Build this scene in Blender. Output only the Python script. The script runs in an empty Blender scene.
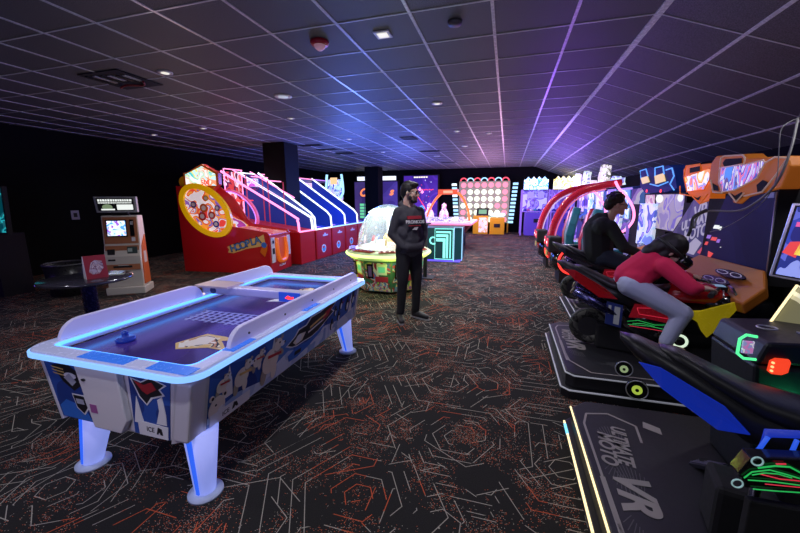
import bpy, bmesh, math, random
from mathutils import Vector, Matrix
random.seed(7)
C = bpy.context.scene.collection
SC = bpy.context.scene
PI = math.pi
# ---------------------------------------------------------------- camera
CF, CPI, CYA, CRO, CH = 358.0, .184, .288, -.004, 1.5
cp, sp, cy_, sy_ = math.cos(CPI), math.sin(CPI), math.cos(CYA), math.sin(CYA)
vF = Vector((-sy_*cp, cy_*cp, -sp)); r0 = Vector((cy_, sy_, 0)); u0 = r0.cross(vF)
vR = r0*math.cos(CRO)+u0*math.sin(CRO); vU = -r0*math.sin(CRO)+u0*math.cos(CRO)
cam_d = bpy.data.cameras.new('camera'); cam = bpy.data.objects.new('camera', cam_d); C.objects.link(cam)
cam_d.sensor_width = 36; cam_d.lens = 36*CF/800; cam_d.clip_start = .05; cam_d.clip_end = 100
m = Matrix((vR, vU, -vF)).transposed().to_4x4(); m.translation = Vector((0, 0, CH)); cam.matrix_world = m
SC.camera = cam
SC.view_settings.view_transform = 'Standard'; SC.view_settings.look = 'None'
SC.view_settings.gamma = 1; SC.view_settings.exposure = 0.0; SC.view_settings.use_curve_mapping = False
w = bpy.data.worlds.new('world'); SC.world = w; w.use_nodes = True
w.node_tree.nodes['Background'].inputs[0].default_value = (.30, .32, .55, 1)
w.node_tree.nodes['Background'].inputs[1].default_value = .02
def raydir(u, v): return vF + vR*((u-400)/CF) - vU*((v-266.5)/CF)
def onx(u, v, x): d = raydir(u, v); return Vector((0, 0, CH)) + d*(x/d.x)      # point of a traced outline on a plane x = const
def ony(u, v, y): d = raydir(u, v); return Vector((0, 0, CH)) + d*(y/d.y)
def onz(u, v, z): d = raydir(u, v); return Vector((0, 0, CH)) + d*((z-CH)/d.z)
# lights of the place and added fill
def lamp(name, kind, loc, power, col, size=.1, rot=None, parent=None, spread=None, spot=None):
    d = bpy.data.lights.new(name, kind); d.energy = power; d.color = col
    if kind == 'AREA':
        d.shape = 'DISK'; d.size = size
        if spread: d.spread = spread
    else:
        d.shadow_soft_size = size
        if spot: d.spot_size = spot; d.spot_blend = .8
    o = bpy.data.objects.new(name, d); C.objects.link(o); o.location = loc
    if rot: o.rotation_euler = rot
    if parent: o.parent = parent; o.matrix_parent_inverse = parent_inv(parent)
    return o
GLOW = [  # coloured glow of the machines, with added unseen fill lamps (place, watts, colour, radius)
    ((-3.9, 9.0, 1.7), 270, (.10, .20, 1.0), .6),
    ((-3.6, 13.0, 1.6), 260, (.12, .20, 1.0), .8),
    ((-.8, 15.2, 1.6), 120, (1.0, .45, .85), .7),
    ((1.3, 13.0, 1.8), 150, (.30, .16, 1.0), .6),
    ((.9, 9.6, 1.9), 40, (.28, .06, 1.0), .4),
    ((.7, 5.2, 2.2), 8, (.30, .06, 1.0), .3),
    ((-5.3, 4.9, 1.3), 17, (1.0, .62, .58), .4),  # added fill that brightens the red hoop cabinet
    ((-1.9, 2.2, .95), 5, (.22, .22, 1.0), .4),
    ((-1.9, -.25, 1.1), 23, (.70, .62, 1.0), .5),  # added fill from behind the camera for the hockey table front
    ((-7.2, 2.3, .45), 9, (.25, .12, 1.0), .3),
    ((.95, 2.7, 1.55), 6.5, (.66, .56, 1.0), .25),  # added fill on the rider in the red sweater
    ((-.1, 2.2, 1.9), 5, (.8, .75, 1.0), .4),  # neutral fill added beside the hockey table
]
def parent_inv(p):
    mt = Matrix.Identity(4); q = p
    if q is not None: mt = Matrix.LocRotScale(q.location, q.rotation_euler, q.scale)
    return mt.inverted()
for k, (l, p, c, s) in enumerate(GLOW): lamp('glow_fill_lamp', 'POINT', l, p, c, s)
# ---------------------------------------------------------------- materials
MATS = {}
def mat(name, col=(.5, .5, .5), rough=.5, metal=0, emit=None, es=1.0, coat=0, alpha=None, trans=0, spec=None):
    if name in MATS: return MATS[name]
    m = bpy.data.materials.new(name); m.use_nodes = True; MATS[name] = m
    b = m.node_tree.nodes['Principled BSDF']
    b.inputs['Base Color'].default_value = (*col, 1); b.inputs['Roughness'].default_value = rough
    b.inputs['Metallic'].default_value = metal
    if coat: b.inputs['Coat Weight'].default_value = coat; b.inputs['Coat Roughness'].default_value = .08
    if emit: b.inputs['Emission Color'].default_value = (*emit, 1); b.inputs['Emission Strength'].default_value = es
    if trans: b.inputs['Transmission Weight'].default_value = trans; b.inputs['IOR'].default_value = 1.45
    if alpha is not None: b.inputs['Alpha'].default_value = alpha
    if spec is not None: b.inputs['Specular IOR Level'].default_value = spec
    # faint grain so that no surface is a dead flat tone
    nt = m.node_tree; n = nt.nodes.new('ShaderNodeTexNoise'); n.inputs['Scale'].default_value = 45
    tc = nt.nodes.new('ShaderNodeTexCoord'); nt.links.new(tc.outputs['Object'], n.inputs['Vector'])
    r = nt.nodes.new('ShaderNodeMapRange'); r.inputs['To Min'].default_value = max(.02, rough-.06); r.inputs['To Max'].default_value = min(1, rough+.08)
    nt.links.new(n.outputs['Fac'], r.inputs['Value']); nt.links.new(r.outputs['Result'], b.inputs['Roughness'])
    return m
def glow(name, col=None, s=1): return mat(name, (.05, .05, .05), .5, emit=col, es=s)
def art(name, cols, scale=6, es=0.0, kind='noise', stretch=(1, 1, 1), rough=.4, base=1.0, dist=1.5):
    """printed or lit artwork: a procedural field of flat colours"""
    if name in MATS: return MATS[name]
    m = bpy.data.materials.new(name); m.use_nodes = True; MATS[name] = m
    nt = m.node_tree; b = nt.nodes['Principled BSDF']; tc = nt.nodes.new('ShaderNodeTexCoord')
    mp = nt.nodes.new('ShaderNodeMapping'); mp.inputs['Scale'].default_value = stretch
    nt.links.new(tc.outputs['Object'], mp.inputs['Vector'])
    if kind == 'noise':
        t = nt.nodes.new('ShaderNodeTexNoise'); t.inputs['Scale'].default_value = scale; t.inputs['Distortion'].default_value = dist*.6
        t.inputs['Detail'].default_value = 1; t.inputs['Roughness'].default_value = .4; out = t.outputs['Fac']
    elif kind == 'voronoi':
        t = nt.nodes.new('ShaderNodeTexVoronoi'); t.inputs['Scale'].default_value = scale
        s = nt.nodes.new('ShaderNodeSeparateColor'); nt.links.new(t.outputs['Color'], s.inputs['Color']); out = s.outputs['Red']
    else:
        t = nt.nodes.new('ShaderNodeTexWave'); t.inputs['Scale'].default_value = scale; t.inputs['Distortion'].default_value = dist*3
        out = t.outputs['Fac']
    nt.links.new(mp.outputs['Vector'], t.inputs['Vector'])
    r = nt.nodes.new('ShaderNodeValToRGB'); r.color_ramp.interpolation = 'CONSTANT' if kind != 'soft' else 'LINEAR'
    el = r.color_ramp.elements
    lo, hi = (.33, .67) if kind == 'noise' else (0, 1)
    for i, c in enumerate(cols):
        p = lo+(hi-lo)*i/len(cols) if i else 0
        e = el[i] if i < 1 else el.new(p)
        e.position = p; e.color = (*c, 1)
    el[len(el)-1].color = (*cols[-1], 1)
    nt.links.new(out, r.inputs['Fac']); nt.links.new(r.outputs['Color'], b.inputs['Base Color'])
    b.inputs['Roughness'].default_value = max(rough, .55); b.inputs['Specular IOR Level'].default_value = .2
    if es: nt.links.new(r.outputs['Color'], b.inputs['Emission Color']); b.inputs['Emission Strength'].default_value = es
    return m
black = mat('black_plastic', (.012, .012, .014), .35)
blackm = mat('black_matte', (.01, .01, .011), .8)
blackg = mat('black_gloss', (.008, .008, .01), .12, coat=.6)
rubber = mat('black_rubber', (.014, .014, .015), .6)
silver = mat('brushed_metal', (.6, .6, .63), .3, metal=1)
darkmetal = mat('dark_metal', (.12, .12, .13), .35, metal=1)
white = mat('white_laminate', (.72, .70, .72), .35)
redp = mat('red_laminate', (.50, .008, .012), .3, coat=.3)
redw = mat('red_plastic', (.55, .02, .02), .3)
orange = mat('orange_plastic', (.75, .16, .01), .3, coat=.4)
yellowp = mat('yellow_plastic', (.75, .45, .01), .35)
bluep = mat('blue_plastic', (.01, .03, .45), .25, coat=.6)
purplep = mat('purple_laminate', (.12, .07, .35), .4)
cream = mat('cream_metal', (.62, .58, .50), .45)
led_blue = glow('led_blue', (.10, .35, 1.0), 2.2)
led_ice = glow('led_ice_blue', (.35, .68, 1.0), 1.6)
led_white = glow('led_white', (.85, .93, 1.0), 2.0)
led_pink = glow('led_pink', (1.0, .25, .55), 2.2)
led_red = glow('led_red', (1.0, .03, .02), 2.0)
led_green = glow('led_green', (.02, .8, .15), .9)
led_lime = glow('led_lime', (.75, 1.0, .25), 2.4)
led_warm = glow('led_warm', (1.0, .8, .42), 1.6)
led_cyan = glow('led_cyan', (.25, .95, .85), 1.5)
led_violet = glow('led_violet', (.5, .2, 1.0), 1.6)
def glass(name='clear_glass', tint=(1, 1, 1), a=.12):
    if name in MATS: return MATS[name]
    m = bpy.data.materials.new(name); m.use_nodes = True; MATS[name] = m; nt = m.node_tree
    for n in list(nt.nodes):
        if n.type != 'OUTPUT_MATERIAL': nt.nodes.remove(n)
    out = [n for n in nt.nodes if n.type == 'OUTPUT_MATERIAL'][0]
    t = nt.nodes.new('ShaderNodeBsdfTransparent'); t.inputs['Color'].default_value = (*tint, 1)
    g = nt.nodes.new('ShaderNodeBsdfGlossy'); g.inputs['Roughness'].default_value = .08
    lw = nt.nodes.new('ShaderNodeLayerWeight'); lw.inputs['Blend'].default_value = a
    mx = nt.nodes.new('ShaderNodeMixShader'); nt.links.new(lw.outputs['Facing'], mx.inputs[0])
    nt.links.new(t.outputs[0], mx.inputs[1]); nt.links.new(g.outputs[0], mx.inputs[2]); nt.links.new(mx.outputs[0], out.inputs[0])
    return m
clear = glass()
# ---------------------------------------------------------------- mesh helpers
class Quad:
    """a flat panel given by four corners; pt(s,t,off) maps panel coordinates (0..1) to space"""
    def __init__(s, p00, p10, p11, p01):
        s.c = [Vector(p) for p in (p00, p10, p11, p01)]
        s.X = (s.c[1]-s.c[0]); s.Y = (s.c[3]-s.c[0]); s.w = s.X.length; s.h = s.Y.length
        s.n = s.X.cross(s.c[2]-s.c[0]).normalized()
    def pt(s, a, b, off=0):
        return (s.c[0]*(1-a)*(1-b)+s.c[1]*a*(1-b)+s.c[2]*a*b+s.c[3]*(1-a)*b)+s.n*off
    def mat(s, a, b, off=0):
        x = s.X.normalized(); y = s.n.cross(x)
        m = Matrix((x, y, s.n)).transposed().to_4x4(); m.translation = s.pt(a, b, off); return m
class MB:
    def __init__(s): s.bm = bmesh.new(); s.mats = []
    def mi(s, m):
        if m not in s.mats: s.mats.append(m)
        return s.mats.index(m)
    def _fin(s, fs, m, smooth=False):
        i = s.mi(m)
        for f in fs: f.material_index = i; f.smooth = smooth
    def box(s, a, b, m, M=None):
        x0, y0, z0 = a; x1, y1, z1 = b
        vs = [Vector(p) for p in ((x0, y0, z0), (x1, y0, z0), (x1, y1, z0), (x0, y1, z0), (x0, y0, z1), (x1, y0, z1), (x1, y1, z1), (x0, y1, z1))]
        return s.hexa(vs, m, M)
    def hexa(s, vs, m, M=None):
        v = [s.bm.verts.new((M @ Vector(p)) if M else p) for p in vs]
        fs = [s.bm.faces.new([v[i] for i in q]) for q in ((3, 2, 1, 0), (4, 5, 6, 7), (0, 1, 5, 4), (1, 2, 6, 5), (2, 3, 7, 6), (3, 0, 4, 7))]
        s._fin(fs, m); return s
    def prism(s, pts, vec, m, side=None):
        """closed outline (3D points) pushed along vec"""
        vec = Vector(vec); a = [s.bm.verts.new(Vector(p)) for p in pts]; b = [s.bm.verts.new(Vector(p)+vec) for p in pts]
        fs = [s.bm.faces.new(a[::-1]), s.bm.faces.new(b)]; s._fin(fs, m)
        n = len(a); sf = [s.bm.faces.new((a[i], a[(i+1) % n], b[(i+1) % n], b[i])) for i in range(n)]
        s._fin(sf, side or m); return s
    def decal(s, q, pts, m, o0=.0, o1=.002):
        return s.prism([q.pt(a, b, o0) for a, b in pts], q.n*(o1-o0), m)
    def rect(s, q, a0, b0, a1, b1, m, o0=0, o1=.002): return s.decal(q, [(a0, b0), (a1, b0), (a1, b1), (a0, b1)], m, o0, o1)
    def oval(s, q, a, b, ra, rb, m, o0=0, o1=.002, rot=0, n=20):
        P = []
        for k in range(n):
            x, y = ra*math.cos(2*PI*k/n), rb*math.sin(2*PI*k/n)
            x, y = x*q.w, y*q.h; P.append((a+(x*math.cos(rot)-y*math.sin(rot))/q.w, b+(y*math.cos(rot)+x*math.sin(rot))/q.h))
        return s.decal(q, P, m, o0, o1)
    def tube(s, pts, r, m, n=8, closed=False, caps=True):
        P = [Vector(p) for p in pts]; N = len(P); rr = r if isinstance(r, (list, tuple)) else [r]*N
        rings = []; up = None
        for i in range(N):
            if closed: t = (P[(i+1) % N]-P[i-1]).normalized()
            else: t = (P[min(i+1, N-1)]-P[max(i-1, 0)]).normalized()
            if up is None: up = Vector((0, 0, 1)) if abs(t.z) < .9 else Vector((1, 0, 0))
            x = t.cross(up).normalized(); y = x.cross(t).normalized(); up = y
            rings.append([s.bm.verts.new(P[i]+x*rr[i]*math.cos(2*PI*k/n)+y*rr[i]*math.sin(2*PI*k/n)) for k in range(n)])
        fs = []
        for i in range(N if closed else N-1):
            a, b = rings[i], rings[(i+1) % N]
            for k in range(n): fs.append(s.bm.faces.new((a[k], a[(k+1) % n], b[(k+1) % n], b[k])))
        s._fin(fs, m, True)
        if not closed and caps: s._fin([s.bm.faces.new(rings[0][::-1]), s.bm.faces.new(rings[-1])], m)
        return s
    def lathe(s, prof, m, c=(0, 0, 0), n=32, M=None, smooth=True):
        """prof: (radius, height) pairs turned around z"""
        rings = []; c = Vector(c)
        for r, z in prof:
            if r < 1e-5: p = c+Vector((0, 0, z)); rings.append([s.bm.verts.new(M @ p if M else p)])
            else:
                R_ = []
                for k in range(n):
                    p = c+Vector((r*math.cos(2*PI*k/n), r*math.sin(2*PI*k/n), z)); R_.append(s.bm.verts.new(M @ p if M else p))
                rings.append(R_)
        fs = []
        for a, b in zip(rings, rings[1:]):
            if len(a) == 1 and len(b) == 1: continue
            for k in range(n):
                if len(a) == 1: fs.append(s.bm.faces.new((a[0], b[(k+1) % n], b[k])))
                elif len(b) == 1: fs.append(s.bm.faces.new((a[k], a[(k+1) % n], b[0])))
                else: fs.append(s.bm.faces.new((a[k], a[(k+1) % n], b[(k+1) % n], b[k])))
        s._fin(fs, m, smooth)
        for rg, fl in ((rings[0], True), (rings[-1], False)):
            if len(rg) > 1: s._fin([s.bm.faces.new(rg[::-1] if fl else rg)], m)
        return s
    def cyl(s, p, q, r, m, n=20, r2=None):
        return s.tube([p, q], [r, r if r2 is None else r2], m, n)
    def loft(s, secs, m, n=16, e=2.6):
        """secs: (x, y, z, half width, half height) superellipse sections along x"""
        rings = []
        for x, y, z, hw, hh in secs:
            R_ = []
            for k in range(n):
                a = 2*PI*k/n; ca, sa = math.cos(a), math.sin(a)
                R_.append(s.bm.verts.new((x, y+hw*math.copysign(abs(ca)**(2/e), ca), z+hh*math.copysign(abs(sa)**(2/e), sa))))
            rings.append(R_)
        fs = [s.bm.faces.new((a[k], b[k], b[(k+1) % n], a[(k+1) % n])) for a, b in zip(rings, rings[1:]) for k in range(n)]
        fs += [s.bm.faces.new(rings[0]), s.bm.faces.new(rings[-1][::-1])]
        s._fin(fs, m, True); return s
    def build(s, name, parent=None, bevel=0, world=False, seg=2):
        bmesh.ops.recalc_face_normals(s.bm, faces=s.bm.faces[:])
        me = bpy.data.meshes.new(name); s.bm.to_mesh(me); s.bm.free()
        for m_ in s.mats: me.materials.append(m_)
        o = bpy.data.objects.new(name, me); C.objects.link(o)
        if parent is not None:
            o.parent = parent
            if parent.type == 'EMPTY' and parent.get('_w'): o.matrix_parent_inverse = parent_inv(parent)
        if bevel:
            b = o.modifiers.new('bevel', 'BEVEL'); b.width = bevel; b.segments = seg; b.limit_method = 'ANGLE'; b.angle_limit = .6
        return o
def tag(o, label, cat, group=None):
    o['label'] = label; o['category'] = cat
    if group: o['group'] = group
    return o
def thing(name, label, cat, loc=(0, 0, 0), rz=0, group=None, world=True):
    o = bpy.data.objects.new(name, None); C.objects.link(o); o.location = loc; o.rotation_euler = (0, 0, rz)
    o.empty_display_size = .1
    if world: o['_w'] = 1
    return tag(o, label, cat, group)
def st(o): o['kind'] = 'structure'; return o
def copy_tree(o, parent=None):
    c = o.copy(); C.objects.link(c)
    if parent is not None: c.parent = parent
    for ch in [x for x in bpy.data.objects if x.parent == o]: copy_tree(ch, c)
    return c
def text(name, s, M, size, m, parent, ext=.001, shear=0, sx=1.0, off=0.0):
    d = bpy.data.curves.new(name, 'FONT'); d.body = s; d.size = size; d.extrude = ext; d.align_x = 'CENTER'; d.align_y = 'CENTER'; d.shear = shear; d.offset = off
    d.materials.append(m); o = bpy.data.objects.new(name, d); C.objects.link(o)
    me = bpy.data.meshes.new_from_object(o.evaluated_get(bpy.context.evaluated_depsgraph_get())); bpy.data.objects.remove(o)
    me.name = name; o = bpy.data.objects.new(name, me); C.objects.link(o)
    if not me.materials: me.materials.append(m)
    o.matrix_world = M @ Matrix.Diagonal((sx, 1, 1, 1))
    if parent is not None:
        o.parent = parent
        if parent.type == 'EMPTY' and parent.get('_w'): o.matrix_parent_inverse = parent_inv(parent)
    return o
def arc(c, r, a0, a1, n=12, ax=(1, 0, 0), ay=(0, 0, 1), rb=None):
    c = Vector(c); ax = Vector(ax); ay = Vector(ay); rb = rb or r
    return [c+ax*(r*math.cos(a0+(a1-a0)*k/n))+ay*(rb*math.sin(a0+(a1-a0)*k/n)) for k in range(n+1)]
def smooth_path(P, k=6):
    P = [Vector(p) for p in P]; out = []
    for i in range(len(P)-1):
        a, b, c, d = P[max(i-1, 0)], P[i], P[i+1], P[min(i+2, len(P)-1)]
        for j in range(k):
            t = j/k
            out.append(.5*((2*b)+(c-a)*t+(2*a-5*b+4*c-d)*t*t+(3*b-a-3*c+d)*t*t*t))
    return out+[P[-1]]
#===PART2===
# ================================================================ structure
class NG:
    def __init__(s, name):
        s.m = bpy.data.materials.new(name); s.m.use_nodes = True; s.nt = s.m.node_tree; s.b = s.nt.nodes['Principled BSDF']
    def n(s, t, **k):
        x = s.nt.nodes.new(t)
        for a, b in k.items(): setattr(x, a, b)
        return x
    def l(s, a, b): s.nt.links.new(a, b)
    def math(s, op, a, b=None, c=None):
        x = s.n('ShaderNodeMath', operation=op)
        for i, v in enumerate((a, b, c)):
            if v is None: continue
            if isinstance(v, (int, float)): x.inputs[i].default_value = v
            else: s.l(v, x.inputs[i])
        return x.outputs[0]
def carpet():
    g = NG('carpet_hexagon_circuit'); tc = g.n('ShaderNodeTexCoord'); P = tc.outputs['Object']
    def noise(sc, det=2, vec=P, rough=.5):
        t = g.n('ShaderNodeTexNoise'); t.inputs['Scale'].default_value = sc; t.inputs['Detail'].default_value = det; t.inputs['Roughness'].default_value = rough
        g.l(vec, t.inputs['Vector']); return t.outputs['Fac']
    def vor(sc, vec=P, rnd=1):
        t = g.n('ShaderNodeTexVoronoi'); t.voronoi_dimensions = '2D'; t.inputs['Scale'].default_value = sc; t.inputs['Randomness'].default_value = rnd
        g.l(vec, t.inputs['Vector']); return t
    def rings(scale, freq, width, keep, offs, seed):
        mp = g.n('ShaderNodeMapping'); mp.inputs['Location'].default_value = offs; mp.inputs['Rotation'].default_value = (0, 0, seed)
        g.l(P, mp.inputs['Vector']); V = mp.outputs['Vector']
        v = vor(scale, V, .8)
        s = g.n('ShaderNodeVectorMath', operation='SUBTRACT'); g.l(V, s.inputs[0]); g.l(v.outputs['Position'], s.inputs[1])
        sx = g.n('ShaderNodeSeparateXYZ'); g.l(s.outputs[0], sx.inputs[0])
        ax = g.math('ABSOLUTE', sx.outputs[0]); ay = g.math('ABSOLUTE', sx.outputs[1])
        d = g.math('MAXIMUM', ay, g.math('ADD', g.math('MULTIPLY', ax, .866), g.math('MULTIPLY', ay, .5)))
        q = g.math('MULTIPLY', d, freq); fr = g.math('FRACT', q); ring = g.math('FLOOR', q)
        line = g.math('LESS_THAN', fr, width*freq)
        # broken into strokes: a coarse cell pattern, shifted for each ring
        cmb = g.n('ShaderNodeCombineXYZ'); g.l(g.math('MULTIPLY', ring, 3.7), cmb.inputs[0]); g.l(g.math('MULTIPLY', ring, 1.9), cmb.inputs[1])
        ad = g.n('ShaderNodeVectorMath', operation='ADD'); g.l(V, ad.inputs[0]); g.l(cmb.outputs[0], ad.inputs[1])
        cell = vor(5.5, ad.outputs[0]); sc = g.n('ShaderNodeSeparateColor'); g.l(cell.outputs['Color'], sc.inputs[0])
        on = g.math('GREATER_THAN', sc.outputs[0], 1-keep)
        return g.math('MULTIPLY', line, on), sc.outputs[1]
    l1, c1 = rings(1.15, 15, .0042, .56, (0, 0, 0), 0)
    l2, c2 = rings(1.5, 11, .0042, .40, (3.3, 1.7, 0), .52)
    # radial spokes where cells meet
    fine = noise(170, 3, rough=.7); med = noise(3.2, 4, rough=.7)
    sp = vor(150); spk = g.math('LESS_THAN', sp.outputs['Distance'], .30)
    ss = g.n('ShaderNodeSeparateColor'); g.l(sp.outputs['Color'], ss.inputs[0])
    clump = g.math('MULTIPLY', g.math('SUBTRACT', med, .46), 3.4)
    spk = g.math('MULTIPLY', spk, g.math('LESS_THAN', ss.outputs[0], clump))
    thr = g.math('GREATER_THAN', noise(260, 2), .34)          # worn pile breaks the strokes up
    line = g.math('MULTIPLY', g.math('MAXIMUM', l1, l2), thr)
    def mix(f, a, b):
        x = g.n('ShaderNodeMix', data_type='RGBA')
        for i, v in ((0, f), (6, a), (7, b)):
            if isinstance(v, tuple): x.inputs[i].default_value = (*v, 1)
            elif isinstance(v, (int, float)): x.inputs[i].default_value = v
            else: g.l(v, x.inputs[i])
        return x.outputs[2]
    base = mix(fine, (.008, .0075, .008), (.036, .034, .032))
    hue = g.math('GREATER_THAN', noise(1.7, 2), .56)
    linec = mix(hue, (.50, .46, .38), (.75, .14, .05))
    spc = mix(g.math('GREATER_THAN', ss.outputs[1], .42), (.50, .45, .36), (.78, .18, .07))
    c = mix(g.math('MULTIPLY', spk, .75), base, spc)
    c = mix(g.math('MULTIPLY', line, .72), c, linec)
    g.l(c, g.b.inputs['Base Color']); g.b.inputs['Roughness'].default_value = .95; g.b.inputs['Specular IOR Level'].default_value = .1
    bp = g.n('ShaderNodeBump'); bp.inputs['Strength'].default_value = .5; bp.inputs['Distance'].default_value = .004; g.l(fine, bp.inputs['Height']); g.l(bp.outputs[0], g.b.inputs['Normal'])
    return g.m
def tile_mat():
    g = NG('ceiling_tile'); tc = g.n('ShaderNodeTexCoord')
    t = g.n('ShaderNodeTexNoise'); t.inputs['Scale'].default_value = 120; t.inputs['Detail'].default_value = 4; g.l(tc.outputs['Object'], t.inputs['Vector'])
    r = g.n('ShaderNodeValToRGB'); g.l(t.outputs['Fac'], r.inputs['Fac'])
    r.color_ramp.elements[0].position = .35; r.color_ramp.elements[0].color = (.05, .05, .055, 1)
    r.color_ramp.elements[1].position = .65; r.color_ramp.elements[1].color = (.13, .13, .14, 1)
    g.l(r.outputs[0], g.b.inputs['Base Color']); g.b.inputs['Roughness'].default_value = .62
    b = g.n('ShaderNodeBump'); b.inputs['Strength'].default_value = .25; b.inputs['Distance'].default_value = .003; g.l(t.outputs['Fac'], b.inputs['Height']); g.l(b.outputs[0], g.b.inputs['Normal'])
    return g.m
CE = 2.95; XW0, XW1, YB, YF = -9.2, 3.25, 17.6, -1.2
XF = 1.08; SL = (2.78-2.95)/.45                      # the ceiling folds here and slopes down to the right wall
zs = lambda x: CE if x <= XF else CE+(x-XF)*SL
b = MB(); b.box((XW0-.2, YF-.5, -.1), (XW1+.2, YB+.2, 0), carpet()); st(b.build('floor'))
tl = tile_mat()
b = MB(); b.box((XW0-.2, YF-.5, CE), (XF, YB+.2, CE+.1), tl)
b.hexa([(XF, YF-.5, CE), (XW1+.3, YF-.5, zs(XW1+.3)), (XW1+.3, YB+.2, zs(XW1+.3)), (XF, YB+.2, CE), (XF, YF-.5, CE+.1), (XW1+.3, YF-.5, zs(XW1+.3)+.1), (XW1+.3, YB+.2, zs(XW1+.3)+.1), (XF, YB+.2, CE+.1)], tl)
st(b.build('ceiling'))
bar = mat('ceiling_grid_bar', (.62, .62, .66), .26)
barc = mat('ceiling_cross_bar', (.60, .62, .64), .3)
b = MB()
gx = [XF-.6305*k for k in range(1, 17)]
gy = [3.026+.595*k for k in range(-7, 25)]
hole = (-4.92, -4.2, 3.2, 3.88)
for x in gx: b.box((x-.013, YF, CE-.006), (x+.013, YB, CE), bar)
b.box((XF-.028, YF, CE-.012), (XF+.028, YB, CE+.002), bar)
for k in (1, 2, 3, 4):
    x = XF+.59*k
    if x < XW1: b.hexa([(x-.012, YF, zs(x-.012)-.006), (x+.012, YF, zs(x+.012)-.006), (x+.012, YB, zs(x+.012)-.006), (x-.012, YB, zs(x-.012)-.006)] + [(x-.012, YF, zs(x-.012)+.003), (x+.012, YF, zs(x+.012)+.003), (x+.012, YB, zs(x+.012)+.003), (x-.012, YB, zs(x-.012)+.003)], bar)
for y in gy:
    b.box((XW0, y-.007, CE-.005), (XF, y+.007, CE), barc)
    b.hexa([(XF, y-.006, CE-.004), (XW1, y-.006, zs(XW1)-.004), (XW1, y+.006, zs(XW1)-.004), (XF, y+.006, CE-.004), (XF, y-.006, CE+.002), (XW1, y-.006, zs(XW1)+.002), (XW1, y+.006, zs(XW1)+.002), (XF, y+.006, CE+.002)], barc)
st(b.build('trim_1'))
wallm = mat('black_wall_paint', (.0025, .0025, .0035), .85, spec=.15)
b = MB(); b.box((XW0-.15, YF-.3, 0), (XW0, YB+.1, CE), wallm); st(b.build('wall_left'))
b = MB(); b.box((XW0-.15, YB, 0), (XW1+.15, YB+.15, CE), wallm); st(b.build('wall_back'))
b = MB(); b.box((XW1, YF-.3, 0), (XW1+.15, YB+.1, zs(XW1)+.06), wallm); st(b.build('wall_right'))
b = MB(); b.box((XW0, YF-.3, 0), (XW1, YF-.15, zs(XW1)), wallm); b.box((XW0, YF-.3, 2.2), (XF, YF-.15, CE), wallm)
st(b.build('wall_front'))
colm = mat('black_column_paint', (.003, .003, .0035), .8, spec=.2)
for k, (x, y) in enumerate(((-5.78, 8.33), (-5.87, 15.5))):
    b = MB(); b.box((x-.32, y-.13, 0), (x+.32, y+.5, CE), colm); b.box((x-.335, y-.145, 0), (x+.335, y+.515, .09), blackm)
    o = st(b.build('pillar', bevel=.01))
# ceiling fittings
WHERE = ['nearest to the red alarm', 'large round disc beside the alarm', 'square one right of the alarm', 'over the man in the hoodie', 'small one before the thick column',
         'above the aisle, third from the man', 'above the aisle, close to the game wall', 'above the aisle, far down', 'small one behind the thick column', 'above the skee ball row', 'near the thin column', 'far left by the wall', 'left half, above the red hoop game']
LTS = [((165, 72), .06, 26, 'small bright round downlight beside the open ceiling tile'), ((283, 96), .10, 10, 'large dim white disc light between the open tile and the thick pillar'),
       ((383, 33.5), .07, 30, 'square recessed downlight right of the red ceiling alarm'), ((437, 103), .06, 48, 'small round downlight over the aisle in front of the man'),
       ((291, 118), .045, 12, 'small downlight just in front of the thick black pillar'), ((457, 131), .05, 44, 'small downlight over the aisle behind the man'),
       ((489, 133), .045, 18, 'pinpoint downlight nearest the middle of the aisle ceiling'), ((465, 146), .07, 22, 'oval looking downlight over the far aisle by the dark vents'),
       ((349, 139), .045, 14, 'pinpoint downlight just behind the thick black pillar'), ((383, 152), .05, 14, 'pinpoint downlight over the far end of the lane games'),
       ((437, 156), .09, 24, 'round downlight closest to the space shooter poster wall'), ((154, 134.5), .05, 8, 'lone small downlight above the photo card kiosk'),
       ((203, 128), .05, 9, 'dim downlight above the red hoop toss cabinet')]
lens = glow('downlight_lens', (1, .95, .85), .9); lens2 = glow('dim_disc_lens', (.75, .8, 1), .55)
for i, ((u, v), r, p, lab) in enumerate(LTS):
    q = onz(u, v, CE); t = thing('ceiling_light', lab+' on the ceiling' if 'ceiling' not in lab else lab, 'ceiling light', (q.x, q.y, CE-.014), group='downlights in the tiled ceiling')
    c = (q.x, q.y, CE-.014)
    b = MB()
    if i == 2: b.box((q.x-.07, q.y-.07, CE-.014), (q.x+.07, q.y+.07, CE-.004), white)
    else: b.lathe([(r*.7, .002), (r, 0), (r+.02, .003), (r+.02, .014), (r*.7, .014)], white, c)
    b.build('trim_ring', t)
    b = MB()
    if i == 2: b.box((q.x-.045, q.y-.045, CE-.018), (q.x+.045, q.y+.045, CE-.012), lens)
    else: b.lathe([(0, -.002), (r*.7, -.002), (r*.7, .006), (0, .006)], lens2 if i in (1, 10) else lens, c)
    b.build('lens', t)
    lamp('lamp', 'AREA', (q.x, q.y, CE-.03), p*.62, (.95, .93, 1.0), .14, parent=t, spread=2.3)
# ceiling lights out of view, plus fill lamps added above the aisle without fittings
for (x, y, p) in ((-1.0, .3, 20), (1.2, .3, 7), (-3.6, .8, 16), (2.2, 3.2, 6), (1.4, 6.2, 12), (-.2, 13.2, 60), (-3.2, 15.6, 26), (1.6, 10, 20), (-.2, 7.6, 62), (-.9, 9.8, 60)):
    lamp('ceiling_fill', 'AREA', (x, y, zs(x)-.04), p*.65, (.9, .9, 1.0), .16, spread=2.3)
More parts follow.
